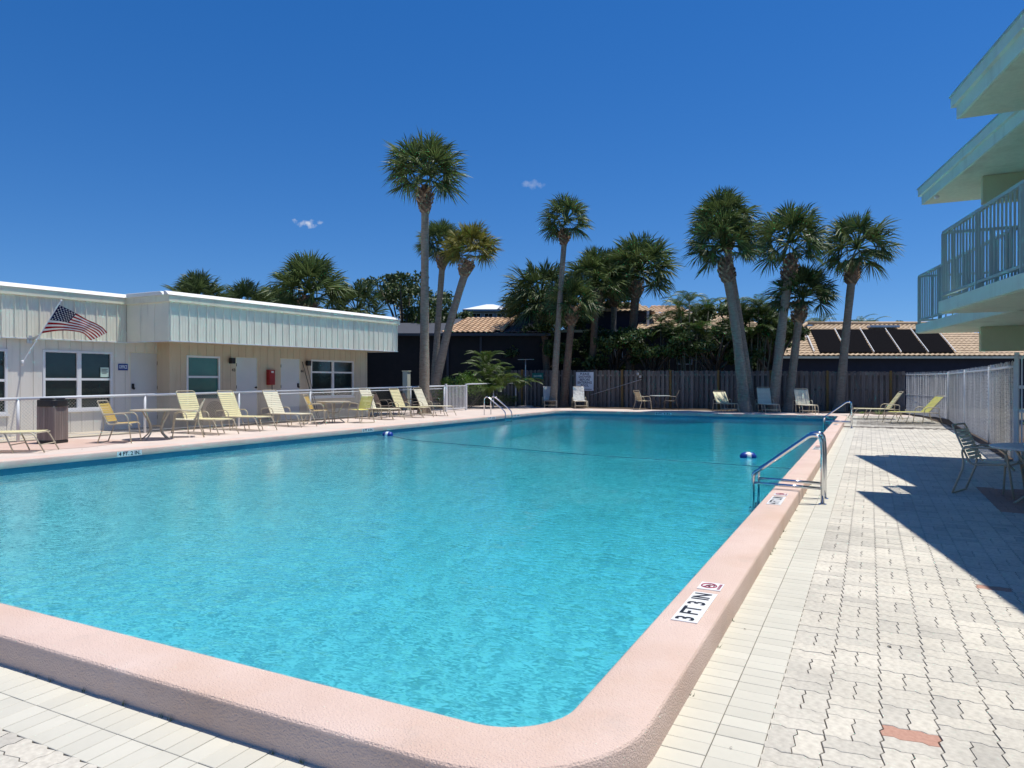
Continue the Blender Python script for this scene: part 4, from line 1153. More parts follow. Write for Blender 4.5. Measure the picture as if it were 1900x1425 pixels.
# ================================================================== palms and other plants
def fan_crown(seed, nf=36, up=84, down=-42, leaflets=40, pet=.50, dens=1.0):
    """fan-palm crown of unit radius, origin at the growing point: returns (fronds, petioles)"""
    rr = random.Random(seed); b = MB(); st = MB()
    for k in range(nf):
        t = (k + .5) / nf
        el = R(up + (down - up) * t ** .9 + rr.uniform(-9, 9)); az = k * 2.39996 + rr.uniform(-.3, .3)
        d = Vector((math.cos(el) * math.cos(az), math.cos(el) * math.sin(az), math.sin(el)))
        side = Vector((-math.sin(az), math.cos(az), 0)); nrm = d.cross(side) * -1
        if nrm.z < 0: nrm = -nrm
        L_ = pet * rr.uniform(.85, 1.15); tip = d * L_ + Vector((0, 0, -.06 * L_))
        mid = d * L_ * .5 + Vector((0, 0, .02))
        st.tube([(0, 0, -.02), mid, tip], [.016, .011, .008], 4)
        rot = rr.uniform(-1.1, 1.1); lf = rr.uniform(.44, .60)
        cosr, sinr = math.cos(rot), math.sin(rot); sd = side * cosr + nrm * sinr; nn = nrm * cosr - side * sinr
        if nn.z < 0: nn = -nn
        n_ = int(leaflets * dens); droop = rr.uniform(.05, .34)
        for j in range(n_):
            a = (j / (n_ - 1) - .5) * 2 * R(122) + rr.uniform(-.04, .04)
            v = d * math.cos(a) + sd * math.sin(a) - nn * (.22 * abs(math.sin(a))) + nn * rr.uniform(-.10, .10)
            v.normalize()
            l = lf * (1 - .30 * (abs(a) / R(122)) ** 2) * rr.uniform(.82, 1.12)
            p0 = tip - d * .05 * (1 - abs(a) / R(122)); p1 = tip + v * l * .58 + Vector((0, 0, -droop * l * .10)); p2 = tip + v * l * .94 + Vector((0, 0, -droop * l * rr.uniform(.55, 1.2)))
            wv = v.cross(nn); wv = wv.normalized() if wv.length > .01 else side
            q_ = rr.uniform(-1.0, 1.0); tw = wv * math.cos(q_) + nn * math.sin(q_)
            wd = .0125 * rr.uniform(.75, 1.25)
            b.add([p0 - tw * wd * .4, p0 + tw * wd * .4, p1 + tw * wd, p1 - tw * wd, p2], [(0, 1, 2, 3), (3, 2, 4)])
    return b, st
CROWN = []
for sd, nf, up, dn in ((1, 42, 86, -26), (2, 38, 84, -32), (3, 42, 88, -20), (4, 34, 84, -38)):
    fb, sb = fan_crown(sd, nf, up, dn)
    CROWN.append((fb, sb))
CM = {}
def crown_mesh(i, mat):
    if (i, mat) not in CM:
        fb, sb = CROWN[i]; CM[i, mat] = (fb.mesh('crown', M[mat]), sb.mesh('leaf_stalks', M['frond_gold' if mat == 'frond_gold' else 'leaf_areca']))
    return CM[i, mat]
def palm(label, base, head, centre, cr, var, mat='frond', trunk='trunk', r0=.24, r1=.16, boots=True, bend=0.0, group='tall fan palms', rz=0.0):
    """base (x,y), head = top of trunk, centre = crown centre, cr = crown radius"""
    bz = .1; t = thing('palm_tree', label, 'palm tree', (base[0], base[1], bz), 0, group)
    B0 = Vector((base[0], base[1], bz)); H0 = Vector(head); pts = []; rad = []; n_ = 110; rr = random.Random(label)
    side = Vector((H0.x - B0.x, H0.y - B0.y, 0))
    for i in range(n_ + 1):
        u = i / n_
        p = B0.lerp(H0, u) + side * (bend * math.sin(math.pi * u) * -1)
        k = r0 + (r1 - r0) * min(1, u * 1.6) ** .7
        if u < .08: k *= 1 + (.08 - u) * 4.5
        k *= 1 + (.03 if i % 2 else -.025) * rr.uniform(.3, 1.0) + .03 * math.sin(u * 23 + r0 * 90)
        pts.append(p); rad.append(k)
    b = MB(); b.tube(pts, rad, 14); b.build('trunk', M[trunk], t, smooth=True)
    top = pts[-1]; d = (pts[-1] - pts[-3]).normalized()
    if boots:
        bb = MB(); L_ = (.55 + .25 * rr.random()) * min(1.3, cr / 1.6); n2 = 46
        c2 = MB(); c2.tube([top - d * L_ * 1.0, top - d * L_ * .6, top - d * L_ * .1, top + d * L_ * .35], [r1, r1 * 1.45, r1 * 1.5, r1 * .9], 12)
        hd = c2.build('trunk_head', M['trunk_warm'], t, smooth=True)
        for k in range(n2):
            u = k / n2; a = k * 2.39996; rx = r1 * (1.1 + .45 * math.sin(min(1, u * 1.2) * 2.2))
            s_ = Vector((math.cos(a), math.sin(a), 0)); c_ = top - d * L_ * (1.0 - 1.25 * u) + s_ * rx
            tn = Vector((-math.sin(a), math.cos(a), 0)); lean = s_ * .45 + Vector((0, 0, .75)) + tn * (.75 if k % 2 else -.75)
            bb.bar(c_ - lean * .05, c_ + lean * (.17 + rr.random() * .06), .075, .028, up=s_)
        bb.build('boots', M['boot'], hd, kind='stuff')
    C = Vector(centre); org = top.lerp(C, .62)
    fm, sm = crown_mesh(var, mat)
    o = link_mesh('crown', fm, t, org - base_of(t), (rr.uniform(-.08, .08), rr.uniform(-.08, .08), rz + rr.uniform(0, 6.28))); o.scale = (cr * 1.02,) * 3
    s2 = link_mesh('leaf_stalks', sm, o); s2['kind'] = 'stuff'
    return t
PALMS = [
 ('tallest fan palm standing by the left deck fence', (-16.42,24.30),(-16.38,24.32,9.34),(-16.30,24.35,10.6),1.95,0,'frond',.24,.16,.0),
 ('darker fan palm just right of the tallest palm, partly behind the golden crown', (-19.92,30.26),(-19.45,30.50,7.95),(-19.70,30.37,9.0),1.42,1,'frond',.22,.15,.05),
 ('fan palm with golden green crown leaning right from the left group', (-18.88,28.54),(-17.30,29.34,7.15),(-17.05,29.49,8.3),1.62,2,'frond_gold',.27,.18,.09),
 ('slender fan palm rising alone above the middle cluster', (-14.84,33.96),(-14.28,34.25,9.35),(-14.18,34.30,10.45),1.62,3,'frond',.21,.14,.03),
 ('low fan palm in front of the wooden fence beside the shower notice', (-14.6,34.77),(-14.15,34.98,5.27),(-14.06,35.03,6.06),1.75,1,'frond',.25,.19,.0),
 ('fan palm behind the fence in the middle of the dark cluster', (-13.92,37.23),(-13.71,37.34,6.45),(-13.76,37.31,7.5),2.3,2,'frond',.24,.2,.0),
 ('broad fan palm on the right of the middle cluster', (-12.30,38.62),(-11.81,38.87,6.98),(-11.56,38.99,8.4),2.5,0,'frond',.30,.23,.02),
 ('dark fan palm on the left of the middle cluster', (-16.46,37.06),(-16.74,36.92,5.80),(-16.96,36.81,6.9),2.6,3,'frond_dark',.24,.2,.0),
 ('short dark fan palm at the left rim of the middle cluster', (-19.0,39.6),(-18.9,39.6,5.2),(-18.9,39.6,6.1),2.3,1,'frond_dark',.22,.18,.0),
 ('fan palm at the back of the middle cluster', (-14.04,41.10),(-13.90,41.17,7.06),(-14.04,41.10,8.3),2.2,1,'frond_dark',.22,.17,.0),
 ('thick trunked fan palm with the lower of two stacked crowns', (-4.95,32.72),(-5.75,32.33,6.75),(-5.80,32.30,8.1),1.95,0,'frond',.28,.19,.10),
 ('fan palm with the upper of two stacked crowns', (-4.78,33.6),(-5.85,32.95,8.05),(-5.92,32.9,9.35),1.72,2,'frond',.22,.15,.06),
 ('fan palm leaning right, middle of the three on the right', (-3.88,33.45),(-3.16,33.83,6.92),(-3.10,33.88,8.4),1.98,1,'frond',.24,.19,.04),
 ('rightmost tall fan palm leaning towards the balcony', (-1.23,35.20),(-.656,35.48,6.80),(-.41,35.60,8.12),1.98,3,'frond',.23,.17,.05),
 ('small fan palm tucked behind the leaning right palms', (-3.32,34.25),(-2.80,34.52,4.95),(-2.70,34.56,5.7),1.75,2,'frond_dark',.22,.17,.0),
 ('leftmost fan palm rising behind the low building roof', (-28.07,22.75),(-28.07,22.75,4.9),(-28.07,22.75,5.55),1.7,0,'frond_dark',.22,.18,.0),
 ('small fan palm peeping over the roof, second from left', (-29.98,27.39),(-29.98,27.39,4.9),(-29.98,27.39,5.75),1.9,1,'frond_dark',.22,.18,.0),
 ('big full fan palm behind the low building roof', (-26.29,28.15),(-26.29,28.15,5.72),(-26.29,28.15,6.6),2.45,2,'frond',.36,.30,.0),
 ('fan palm behind the roof between the big palm and the broadleaf tree', (-26.04,31.64),(-26.04,31.64,5.0),(-25.99,31.66,5.9),2.2,3,'frond_dark',.22,.18,.0),
 ('low fan palm peeping over the roof left of the big palm', (-31.36,31.18),(-31.36,31.18,5.0),(-31.36,31.18,5.9),2.1,0,'frond_dark',.22,.18,.0),
 ('fan palm seen through the balcony railing', (5.4,30.5),(5.4,30.5,3.4),(5.4,30.5,4.4),1.7,1,'frond_dark',.22,.18,.0),
]
for i, (lab, ba, hd, ce, cr, var, mt, r0, r1, bend) in enumerate(PALMS):
    palm(lab, ba, hd, ce, cr, var, mt, 'trunk_warm' if i in (5, 6, 7, 4) else 'trunk', r0, r1, True, bend)

def pinnate(rr, L_=1.5, n_=26, arch=.9, wd=.018, ll=.38):
    """arching feather frond along +x starting upwards"""
    b = MB(); pts = []
    for i in range(n_ + 1):
        u = i / n_; a = R(72) - u * arch * R(115)
        if i == 0: p = Vector((0, 0, 0))
        else: p = pts[-1] + Vector((math.cos(a), 0, math.sin(a))) * L_ / n_
        pts.append(p)
    b.tube(pts[::3] + [pts[-1]], [.012 - .008 * i / 9 for i in range(len(pts[::3]) + 1)], 4)
    for i in range(3, n_ + 1):
        u = i / n_; d = (pts[i] - pts[i - 1]).normalized()
        l = ll * math.sin(math.pi * (.15 + .8 * u)) ** .7
        for s_ in (-1, 1):
            v = (Vector((0, s_, 0)) * .85 + d * .6 + Vector((0, 0, .25 - rr.random() * .2))).normalized()
            p0 = pts[i]; p1 = p0 + v * l * .6; p2 = p0 + v * l + Vector((0, 0, -.3 * l))
            wv = d * wd
            b.add([p0 - wv * .5, p0 + wv * .5, p1 + wv, p1 - wv, p2], [(0, 1, 2, 3), (3, 2, 4)])
    return b
def feather_palm(label, base, stems, mat='leaf_areca', L_=1.5, group='feather palms', nf=8, canes=True, cat='palm tree', name='areca_palm'):
    """clump: stems = list of (dx, dy, height)"""
    t = thing(name, label, cat, (base[0], base[1], base[2]), 0, group); rr = random.Random(label)
    fr = [pinnate(rr, L_ * rr.uniform(.85, 1.15), arch=rr.uniform(.75, 1.15)) for _ in range(3)]
    cr = MB()
    for dx, dy, h in stems:
        top = Vector((dx * 1.8, dy * 1.8, h))
        if canes:
            b = MB(); b.tube([(dx, dy, -.1), (dx * 1.35, dy * 1.35, h * .5), top], [.045, .038, .03], 6); b.build('cane', M['cane'], t, smooth=True, local=True)
        for k in range(nf):
            a = k * 2 * math.pi / nf + rr.uniform(-.4, .4); f_ = fr[rr.randrange(3)]; ca, sa = math.cos(a), math.sin(a); sc_ = rr.uniform(.75, 1.1); tl = rr.uniform(-.35, .15)
            ct, s_t = math.cos(tl), math.sin(tl)
            vs = []
            for x, y, z in f_.v:
                x2, z2 = x * ct + z * s_t, -x * s_t + z * ct
                vs.append((top.x + (x2 * ca - y * sa) * sc_, top.y + (x2 * sa + y * ca) * sc_, top.z + z2 * sc_))
            cr.add(vs, f_.f)
    cr.build('crown', M[mat], t, local=True)
    return t
def ring_stems(n_, r, h0, h1, seed):
    rr = random.Random(seed); return [(r * rr.uniform(.3, 1) * math.cos(i * 2.4), r * rr.uniform(.3, 1) * math.sin(i * 2.4), rr.uniform(h0, h1)) for i in range(n_)]
feather_palm('clump of slender feather palms with bare canes left of the stacked palm crowns', (-8.4, 37.6, .1), ring_stems(13, .65, 3.2, 5.6, 5), L_=1.5)
feather_palm('bushy feather palm clump between the right fan palms', (-5.3, 37.6, .1), ring_stems(14, .6, 2.6, 5.2, 6), L_=1.6)
feather_palm('thin feather palm clump behind the middle cluster', (-10.3, 38.6, .1), ring_stems(7, .6, 3.4, 5.2, 8), L_=1.4)
feather_palm('far feather palms peeping over the solar roof', (-3.3, 56.6, .1), ring_stems(6, .9, 4.6, 6.0, 9), L_=1.7)
feather_palm('pair of far feather palms above the tile roof ridge on the right', (-.9, 66.8, .1), ring_stems(5, .8, 5.0, 6.3, 12), L_=1.7)
feather_palm('lush feather palm shrub with a young spike behind the far left fence', (-17.4, 31.6, .1), [(0, 0, 1.7), (.35, .2, 1.3), (-.4, -.1, 1.0), (.1, -.35, 1.5), (.55, -.2, 1.0), (-.25, .3, 2.2), (.8, .3, .9), (.3, -.5, .7)], L_=1.5, canes=False, nf=9, cat='shrub', name='palm_shrub')

def leaf_cloud(b, c, rad, n_, size, rr, flat=1.0):
    for _ in range(n_):
        while True:
            v = Vector((rr.uniform(-1, 1), rr.uniform(-1, 1), rr.uniform(-1, 1)))
            if v.length < 1: break
        v = v * (.55 + .45 * rr.random()) if v.length > .3 else v
        p = Vector(c) + Vector((v.x * rad[0], v.y * rad[1], v.z * rad[2]))
        nn = Vector((rr.uniform(-1, 1), rr.uniform(-1, 1), rr.uniform(-.2, 1.0))).normalized()
        a = nn.orthogonal().normalized(); a.rotate(Matrix.Rotation(rr.uniform(0, 6.28), 3, nn)); c_ = nn.cross(a); s_ = size * rr.uniform(.6, 1.3)
        b.add([p - a * s_, p - c_ * s_ * .42, p + a * s_, p + c_ * s_ * .42], [(0, 1, 2, 3)])
def bush(name, label, base, blobs, mat, size=.06, dens=260, cat='shrub', group=None, stems=True):
    t = thing(name, label, cat, base, 0, group); rr = random.Random(label); b = MB(); s_ = MB()
    for (x, y, z, r_) in blobs:
        leaf_cloud(b, (x, y, z), (r_, r_, r_ * .85), int(dens * r_ ** 1.6 * 3), size, rr)
        if stems: s_.tube([(x * .3, y * .3, -.1), (x * .7, y * .7, z * .5), (x, y, z)], [.03, .02, .008], 5)
    if stems: s_.build('stems', M['bark'], t, local=True)
    b.build('foliage', M[mat], t, local=True)
    return t
bush('hedge', 'lime green leafy shrub behind the small picket gate', (-18.0, 29.2, .1), [(0, 0, 1.0, .65), (.5, .9, 1.2, .65), (-.6, -.5, .8, .55), (.8, 1.7, 1.1, .65), (.2, .5, 1.5, .5), (.9, 2.3, 1.4, .5), (-.1, 1.5, 1.6, .5), (-.2, -.3, 1.45, .4)], 'leaf_lime', .075, 330)
bush('hedge', 'short green plants growing along the corner fence', (-17.6, 32.4, .1), [(0, 0, .5, .5), (.2, .9, .5, .45), (-.3, -.9, .55, .5), (.3, 1.7, .45, .4)], 'leaf', .06, 300)
bush('hedge', 'leafy green shrub past the white gate on the right edge', (3.6, 18.2, .0), [(0, 0, .9, .8), (.3, .7, 1.5, .75), (-.1, -.4, 1.8, .6), (.5, 1.0, .7, .8), (.3, .3, 2.3, .5)], 'leaf', .055, 420)
for i, (x, y, r_, lab) in enumerate(((.35, 33.0, .18, 'small grass tuft in the bed by the far rail'), (-.3, 33.3, .12, 'tiny weed in the bed right of the cream lounger'))):
    t = thing('grass_tuft', lab, 'grass', (x, y, .12)); b = MB(); rr = random.Random(i)
    for k in range(60):
        a = rr.uniform(0, 6.28); l = r_ * rr.uniform(.8, 2.0); p = Vector((rr.uniform(-r_, r_) * .4, rr.uniform(-r_, r_) * .4, 0)); v = Vector((math.cos(a) * .5, math.sin(a) * .5, 1)).normalized()
        sd = Vector((-math.sin(a), math.cos(a), 0)) * .008; b.add([p - sd, p + sd, p + v * l + Vector((math.cos(a), math.sin(a), -.3)) * l * .3], [(0, 1, 2)])
    b.build('blades', M['leaf_lime'], t, local=True, kind='stuff')

def broad_tree(label, base, h, rad, mat, seed, n_leaf=5200, leaf=.13, group='broadleaf trees'):
    t = thing('broadleaf_tree', label, 'tree', base, 0, group); rr = random.Random(seed)
    b = MB(); b.tube([(0, 0, -.1), (.15, .1, h * .3), (.05, .2, h * .55)], [.3, .22, .16], 8)
    tips = []
    for k in range(11):
        a = k * 2.4 + rr.uniform(-.3, .3); rr_ = rad * rr.uniform(.45, .95); z = h * rr.uniform(.62, .98) - (rr_ / rad) * h * .12
        e = Vector((math.cos(a) * rr_, math.sin(a) * rr_, z)); s0 = Vector((.08, .15, h * rr.uniform(.28, .55)))
        b.tube([s0, s0.lerp(e, .5) + Vector((0, 0, .3)), e], [.11, .07, .03], 5); tips.append(e)
    b.build('trunk', M['bark'], t, local=True, smooth=True)
    c_ = MB()
    for e in tips:
        for q in range(5):
            o_ = Vector((rr.uniform(-1, 1), rr.uniform(-1, 1), rr.uniform(-.4, .5))) * rad * .28
            r_ = rad * rr.uniform(.13, .24)
            leaf_cloud(c_, e + o_, (r_ * 1.25, r_ * 1.25, r_ * .75), int(n_leaf / 55), leaf, rr)
    c_.build('crown', M[mat], t, local=True)
    return t
broad_tree('spreading broadleaf tree behind the roof left of the tall palm', (-27.3, 37.7, 0), 8.4, 3.6, 'leaf', 21, 9000)
broad_tree('low green tree between the palms behind the roof', (-29.5, 33.5, 0), 6.3, 3.0, 'leaf', 31, 6500)
broad_tree('low green tree left of the big palm behind the roof', (-33.5, 29.5, 0), 6.0, 2.6, 'leaf', 32, 5000)
broad_tree('broadleaf tree filling the gap behind the leaning left palms', (-27.2, 41.0, 0), 6.6, 3.0, 'leaf', 22, 7500)
broad_tree('dense dark tree behind the middle palm cluster', (-17.2, 42.8, 0), 8.8, 3.2, 'leaf', 23, 6500)
broad_tree('dark bushy tree between the right fan palms', (-6.6, 40.4, 0), 6.2, 2.6, 'leaf', 24, 6000)
broad_tree('distant round tree beyond the solar roof beside the balcony', (3.2, 80, 0), 8.2, 3.2, 'leaf', 25, 3500, .2)
broad_tree('dark low tree under the left palms of the middle cluster', (-17.4, 38.2, 0), 5.6, 2.4, 'leaf', 41, 6500)
broad_tree('dark leafy tree between the broad palm and the feather palms', (-10.6, 37.6, 0), 4.9, 2.0, 'leaf', 42, 5500)
broad_tree('dark leafy tree below the bushy feather palms', (-7.2, 37.3, 0), 4.7, 1.9, 'leaf', 43, 5500)
broad_tree('dark leafy tree left of the small tucked palm', (-4.6, 38.4, 0), 4.9, 1.9, 'leaf', 44, 5500)
broad_tree('undergrowth tree low behind the wooden fence in the middle', (-13.0, 38.3, 0), 4.6, 2.2, 'leaf', 26, 4200)

# ================================================================== houses behind the fence (their axes lie square to the view)
HY = R(YAW)
def house_root(name, label, loc_r, loc_f):
    c_, s_ = math.cos(HY), math.sin(HY)
    return thing(name, label, 'house', (loc_r * c_ - loc_f * s_, loc_r * s_ + loc_f * c_, 0), HY)
def tile_roof(b, A, B, C, D, pitch=.30, course=.34, amp=.05):
    """barrel-tiled slope: eave A->B, ridge D->C"""
    A, B, C, D = map(Vector, (A, B, C, D)); up = ((D + C) / 2 - (A + B) / 2); nC = max(1, round(up.length / course))
    ex = (B - A).normalized(); nrm = ex.cross(up).normalized(); SM = 6
    for j in range(nC):
        u0, u1 = j / nC, (j + 1) / nC
        l0, r0_ = A.lerp(D, u0), B.lerp(C, u0); l1, r1_ = A.lerp(D, u1), B.lerp(C, u1)
        W0 = (r0_ - l0).length
        off0 = (l0 - A).dot(ex); k0 = math.ceil(off0 / pitch); nT = int((off0 + W0) / pitch) - k0 + 1
        for q in range(nT):
            vs = []
            for s_ in range(SM + 1):
                x = (k0 + q - 1 + s_ / SM) * pitch
                h = amp * (.5 + .5 * math.cos(2 * math.pi * s_ / SM))
                xa = min(max(x, off0), off0 + W0)
                off1 = (l1 - A).dot(ex); W1 = (r1_ - l1).length; xb = min(max(x, off1), off1 + W1)
                p0 = A + up * u0 + ex * xa; p1 = A + up * u1 + ex * xb
                p0 = Vector((p0.x, l0.y + (r0_.y - l0.y) * ((xa - off0) / max(W0, .01)), l0.z)); p1 = Vector((p1.x, l1.y, l1.z))
                vs += [p0 + nrm * (h + .035), p1 + nrm * (h * .9)]
            n0 = len(vs) // 2
            b.add(vs, [(2 * i, 2 * i + 2, 2 * i + 3, 2 * i + 1) for i in range(n0 - 1)])
            b.add([vs[2 * i] for i in range(n0)] + [vs[2 * i] - nrm * .05 for i in range(n0)], [(i + 1, i, n0 + i, n0 + i + 1) for i in range(n0 - 1)])
def slope(b, pts): b.poly(pts)
def hbox(b, r0, r1, f0, f1, z0, z1): b.box(r0, r1, f0, f1, z0, z1)
# right house with solar panels: local x = right, y = away; root at r=22, f=42
h = house_root('tiled_house', 'dark navy house with tan barrel tile roof carrying black solar panels', 22, 42)
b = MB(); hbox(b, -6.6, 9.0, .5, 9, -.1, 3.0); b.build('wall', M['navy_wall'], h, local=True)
b = MB(); E0, E1, R0, R1 = (-7.0, 0, 3.06), (9.6, 0, 3.06), (-2.6, 4.3, 5.28), (6.4, 4.3, 5.28)
tile_roof(b, E0, E1, R1, R0); rf_ = b.build('roof_tiles', M['roof_tile_pale'], h, local=True, kind='stuff', smooth=True)
b = MB(); b.poly([(-7.0, 0, 3.0), (9.6, 0, 3.0), (6.4, 4.3, 5.22), (-2.6, 4.3, 5.22)]); b.poly([(-7.0, 0, 3.0), (-2.6, 4.3, 5.22), (-7.0, 8.6, 3.0)]); b.poly([(9.6, 0, 3.0), (9.6, 8.6, 3.0), (6.4, 4.3, 5.22)]); b.poly([(-7, 8.6, 3.0), (-2.6, 4.3, 5.22), (6.4, 4.3, 5.22), (9.6, 8.6, 3.0)]); b.build('roof', M['roof_tile_pale'], h, local=True)
b = MB(); hbox(b, -7.0, 9.6, -.02, .02, 2.90, 3.03); b.build('eave_board', M['trim_cream'], h, local=True)
b = MB(); b.tube([(-2.7, 4.3, 5.36), (6.4, 4.3, 5.36)], .11, 8); b.tube([(-7.0, 0, 3.12), (-2.6, 4.3, 5.36)], .10, 8); b.build('ridge_tiles', M['roof_tile_pale'], h, local=True, smooth=True)
def on_roof(x, u, lift=.12):
    n_ = Vector((0, -2.22, 4.3)).normalized(); return Vector((x, 4.3 * u, 3.06 + 2.22 * u)) + n_ * lift
xs0 = [-5.11, -3.48, -1.85, -.22, 1.41, 3.05]
for i in range(5):
    a, c_ = xs0[i] + .06, xs0[i + 1] - .06; sk = -.72
    b = MB(); P4 = [on_roof(a + 1.55, .06), on_roof(c_ + 1.55, .06), on_roof(c_ + 1.55 - sk, .78), on_roof(a + 1.55 - sk, .78)]
    lo = [p - Vector((0, -.02, .05)) for p in P4]; b.add(P4 + lo, [(0, 1, 2, 3), (0, 4, 5, 1), (1, 5, 6, 2), (2, 6, 7, 3), (3, 7, 4, 0)]); b.build('solar_panel', M['solar'], h, local=True)
    b = MB(); b.tube([on_roof(c_ + 1.61, .05, .15), on_roof(c_ + 1.61 - sk, .79, .15)], .03, 6); b.build('pipe', M['white_paint'], h, local=True)
b = MB(); b.tube([on_roof(-3.88, .06, .16), on_roof(-3.2, .76, .16)], .04, 6); b.tube([on_roof(-3.45, .5, .16), on_roof(-5.2, .5, .16)], .04, 6); b.build('pipe', M['white_paint'], h, local=True)
b = MB(); hbox(b, 1.1, 3.0, 3.35, 3.9, 5.02, 5.16); b.build('skylight', M['roof_white'], h, local=True)
# middle house, dark screened lanai under a pale tile roof
h = house_root('tiled_house', 'dark screened house with pale tile roof behind the middle and right palms', 8, 44)
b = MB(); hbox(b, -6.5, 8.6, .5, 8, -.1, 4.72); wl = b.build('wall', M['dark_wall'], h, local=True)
b = MB(); tile_roof(b, (-.2, 0, 4.78), (9.0, 0, 4.78), (6.5, 3.4, 6.15), (1.3, 3.4, 6.15), .32, .36); b.build('roof_tiles', M['roof_tile_pale'], h, local=True, kind='stuff', smooth=True)
b = MB(); b.poly([(-.2, 0, 4.72), (9.0, 0, 4.72), (6.5, 3.4, 6.1), (1.3, 3.4, 6.1)]); b.poly([(9, 0, 4.72), (9, 6.8, 4.72), (6.5, 3.4, 6.1)]); b.poly([(-.2, 0, 4.72), (1.3, 3.4, 6.1), (-.2, 6.8, 4.72)]); b.poly([(-.2, 6.8, 4.72), (1.3, 3.4, 6.1), (6.5, 3.4, 6.1), (9, 6.8, 4.72)]); b.build('roof', M['roof_tile_pale'], h, local=True)
b = MB(); hbox(b, -6.6, 9.0, -.03, .03, 4.60, 4.75); b.build('eave_board', M['wall_pale'], h, local=True)
b = MB(); hbox(b, -3.9, .9, 1.2, 6, 4.72, 6.05); b.build('upper_wall', M['navy_wall'], h, local=True)
b = MB(); tile_roof(b, (-4.3, .9, 6.02), (1.3, .9, 6.02), (.2, 3.4, 6.85), (-3.2, 3.4, 6.85), .32, .36); b.build('roof_tiles', M['roof_tile_pale'], h, local=True, kind='stuff', smooth=True)
b = MB(); b.poly([(-4.3, .9, 5.98), (1.3, .9, 5.98), (.2, 3.4, 6.8), (-3.2, 3.4, 6.8)]); b.poly([(1.3, .9, 5.98), (1.3, 6, 5.98), (.2, 3.4, 6.8)]); b.poly([(-4.3, .9, 5.98), (-3.2, 3.4, 6.8), (-4.3, 6, 5.98)]); b.build('roof', M['roof_tile_pale'], h, local=True)
b = MB(); tile_roof(b, (1.2, 4.6, 6.3), (4.6, 4.6, 6.3), (3.9, 6.4, 6.95), (2.0, 6.4, 6.95), .32, .36); b.build('roof_tiles', M['roof_tile'], h, local=True, kind='stuff', smooth=True)
b = MB(); hbox(b, .55, .70, .6, .75, 4.75, 6.0); b.build('downpipe', M['white_paint'], h, local=True)
for (r0, r1, z0, z1) in ((4.25, 4.62, 3.0, 4.25), (-1.6, -1.0, 2.9, 4.1), (2.4, 3.4, 2.6, 4.2)):
    b = MB(); hbox(b, r0, r1, .44, .495, z0, z0 + .05); hbox(b, r0, r1, .44, .495, z1 - .05, z1); hbox(b, r0, r0 + .05, .44, .495, z0 + .05, z1 - .05); hbox(b, r1 - .05, r1, .44, .495, z0 + .05, z1 - .05); hbox(b, r0 + .05, r1 - .05, .44, .49, (z0 + z1) / 2 - .025, (z0 + z1) / 2 + .025)
    w_ = b.build('window', M['pale_grey'], h, local=True); b = MB(); hbox(b, r0 + .05, r1 - .05, .47, .498, z0 + .05, z1 - .05); b.build('pane', M['glass_dark'], w_, local=True)
# left dark house
h = house_root('tiled_house', 'very dark house with orange tile roof patch left of the middle palms', -4, 40)
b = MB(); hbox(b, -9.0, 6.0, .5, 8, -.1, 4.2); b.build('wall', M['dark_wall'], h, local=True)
b = MB(); tile_roof(b, (-.0, 0, 4.32), (3.3, 0, 4.32), (4.15, 3.0, 5.42), (.6, 3.0, 5.42), .30, .34); b.build('roof_tiles', M['roof_tile'], h, local=True, kind='stuff', smooth=True)
b = MB(); tile_roof(b, (3.55, 0, 4.32), (6.2, 0, 4.32), (6.2, 3.0, 5.42), (4.4, 3.0, 5.42), .30, .34); b.build('roof_tiles', M['dark_roof'], h, local=True, kind='stuff', smooth=True)  # tiles past the hip: shade painted in by using the dark colour
b = MB(); b.tube([(3.4, -.02, 4.42), (4.25, 3.0, 5.55)], .1, 8); b.build('ridge_tiles', M['roof_tile'], h, local=True, smooth=True)
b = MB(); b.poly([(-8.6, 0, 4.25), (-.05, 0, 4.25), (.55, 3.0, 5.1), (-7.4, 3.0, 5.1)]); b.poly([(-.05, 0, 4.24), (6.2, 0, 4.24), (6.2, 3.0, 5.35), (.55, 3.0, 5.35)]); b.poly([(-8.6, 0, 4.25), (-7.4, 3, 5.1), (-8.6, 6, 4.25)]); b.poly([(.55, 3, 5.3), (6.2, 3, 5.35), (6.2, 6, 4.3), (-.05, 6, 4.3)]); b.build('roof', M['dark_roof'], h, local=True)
for xa, xb in ((-8.5, -7.5), (-4.6, -3.2)):
    b = MB(); b.tube([(xa, 0, 4.30), (xb, 3.0, 5.14)], .05, 6); b.build('hip_cap', M['pale_grey'], h, local=True)
b = MB(); hbox(b, -8.6, 6.2, -.03, .03, 4.12, 4.27); b.build('eave_board', M['dark_roof'], h, local=True)
for x in (-1.2, .3, 2.2):
    b = MB(); hbox(b, x - .06, x + .06, .38, .49, -.1, 4.1); b.build('screen_post', M['dark_roof'], h, local=True)
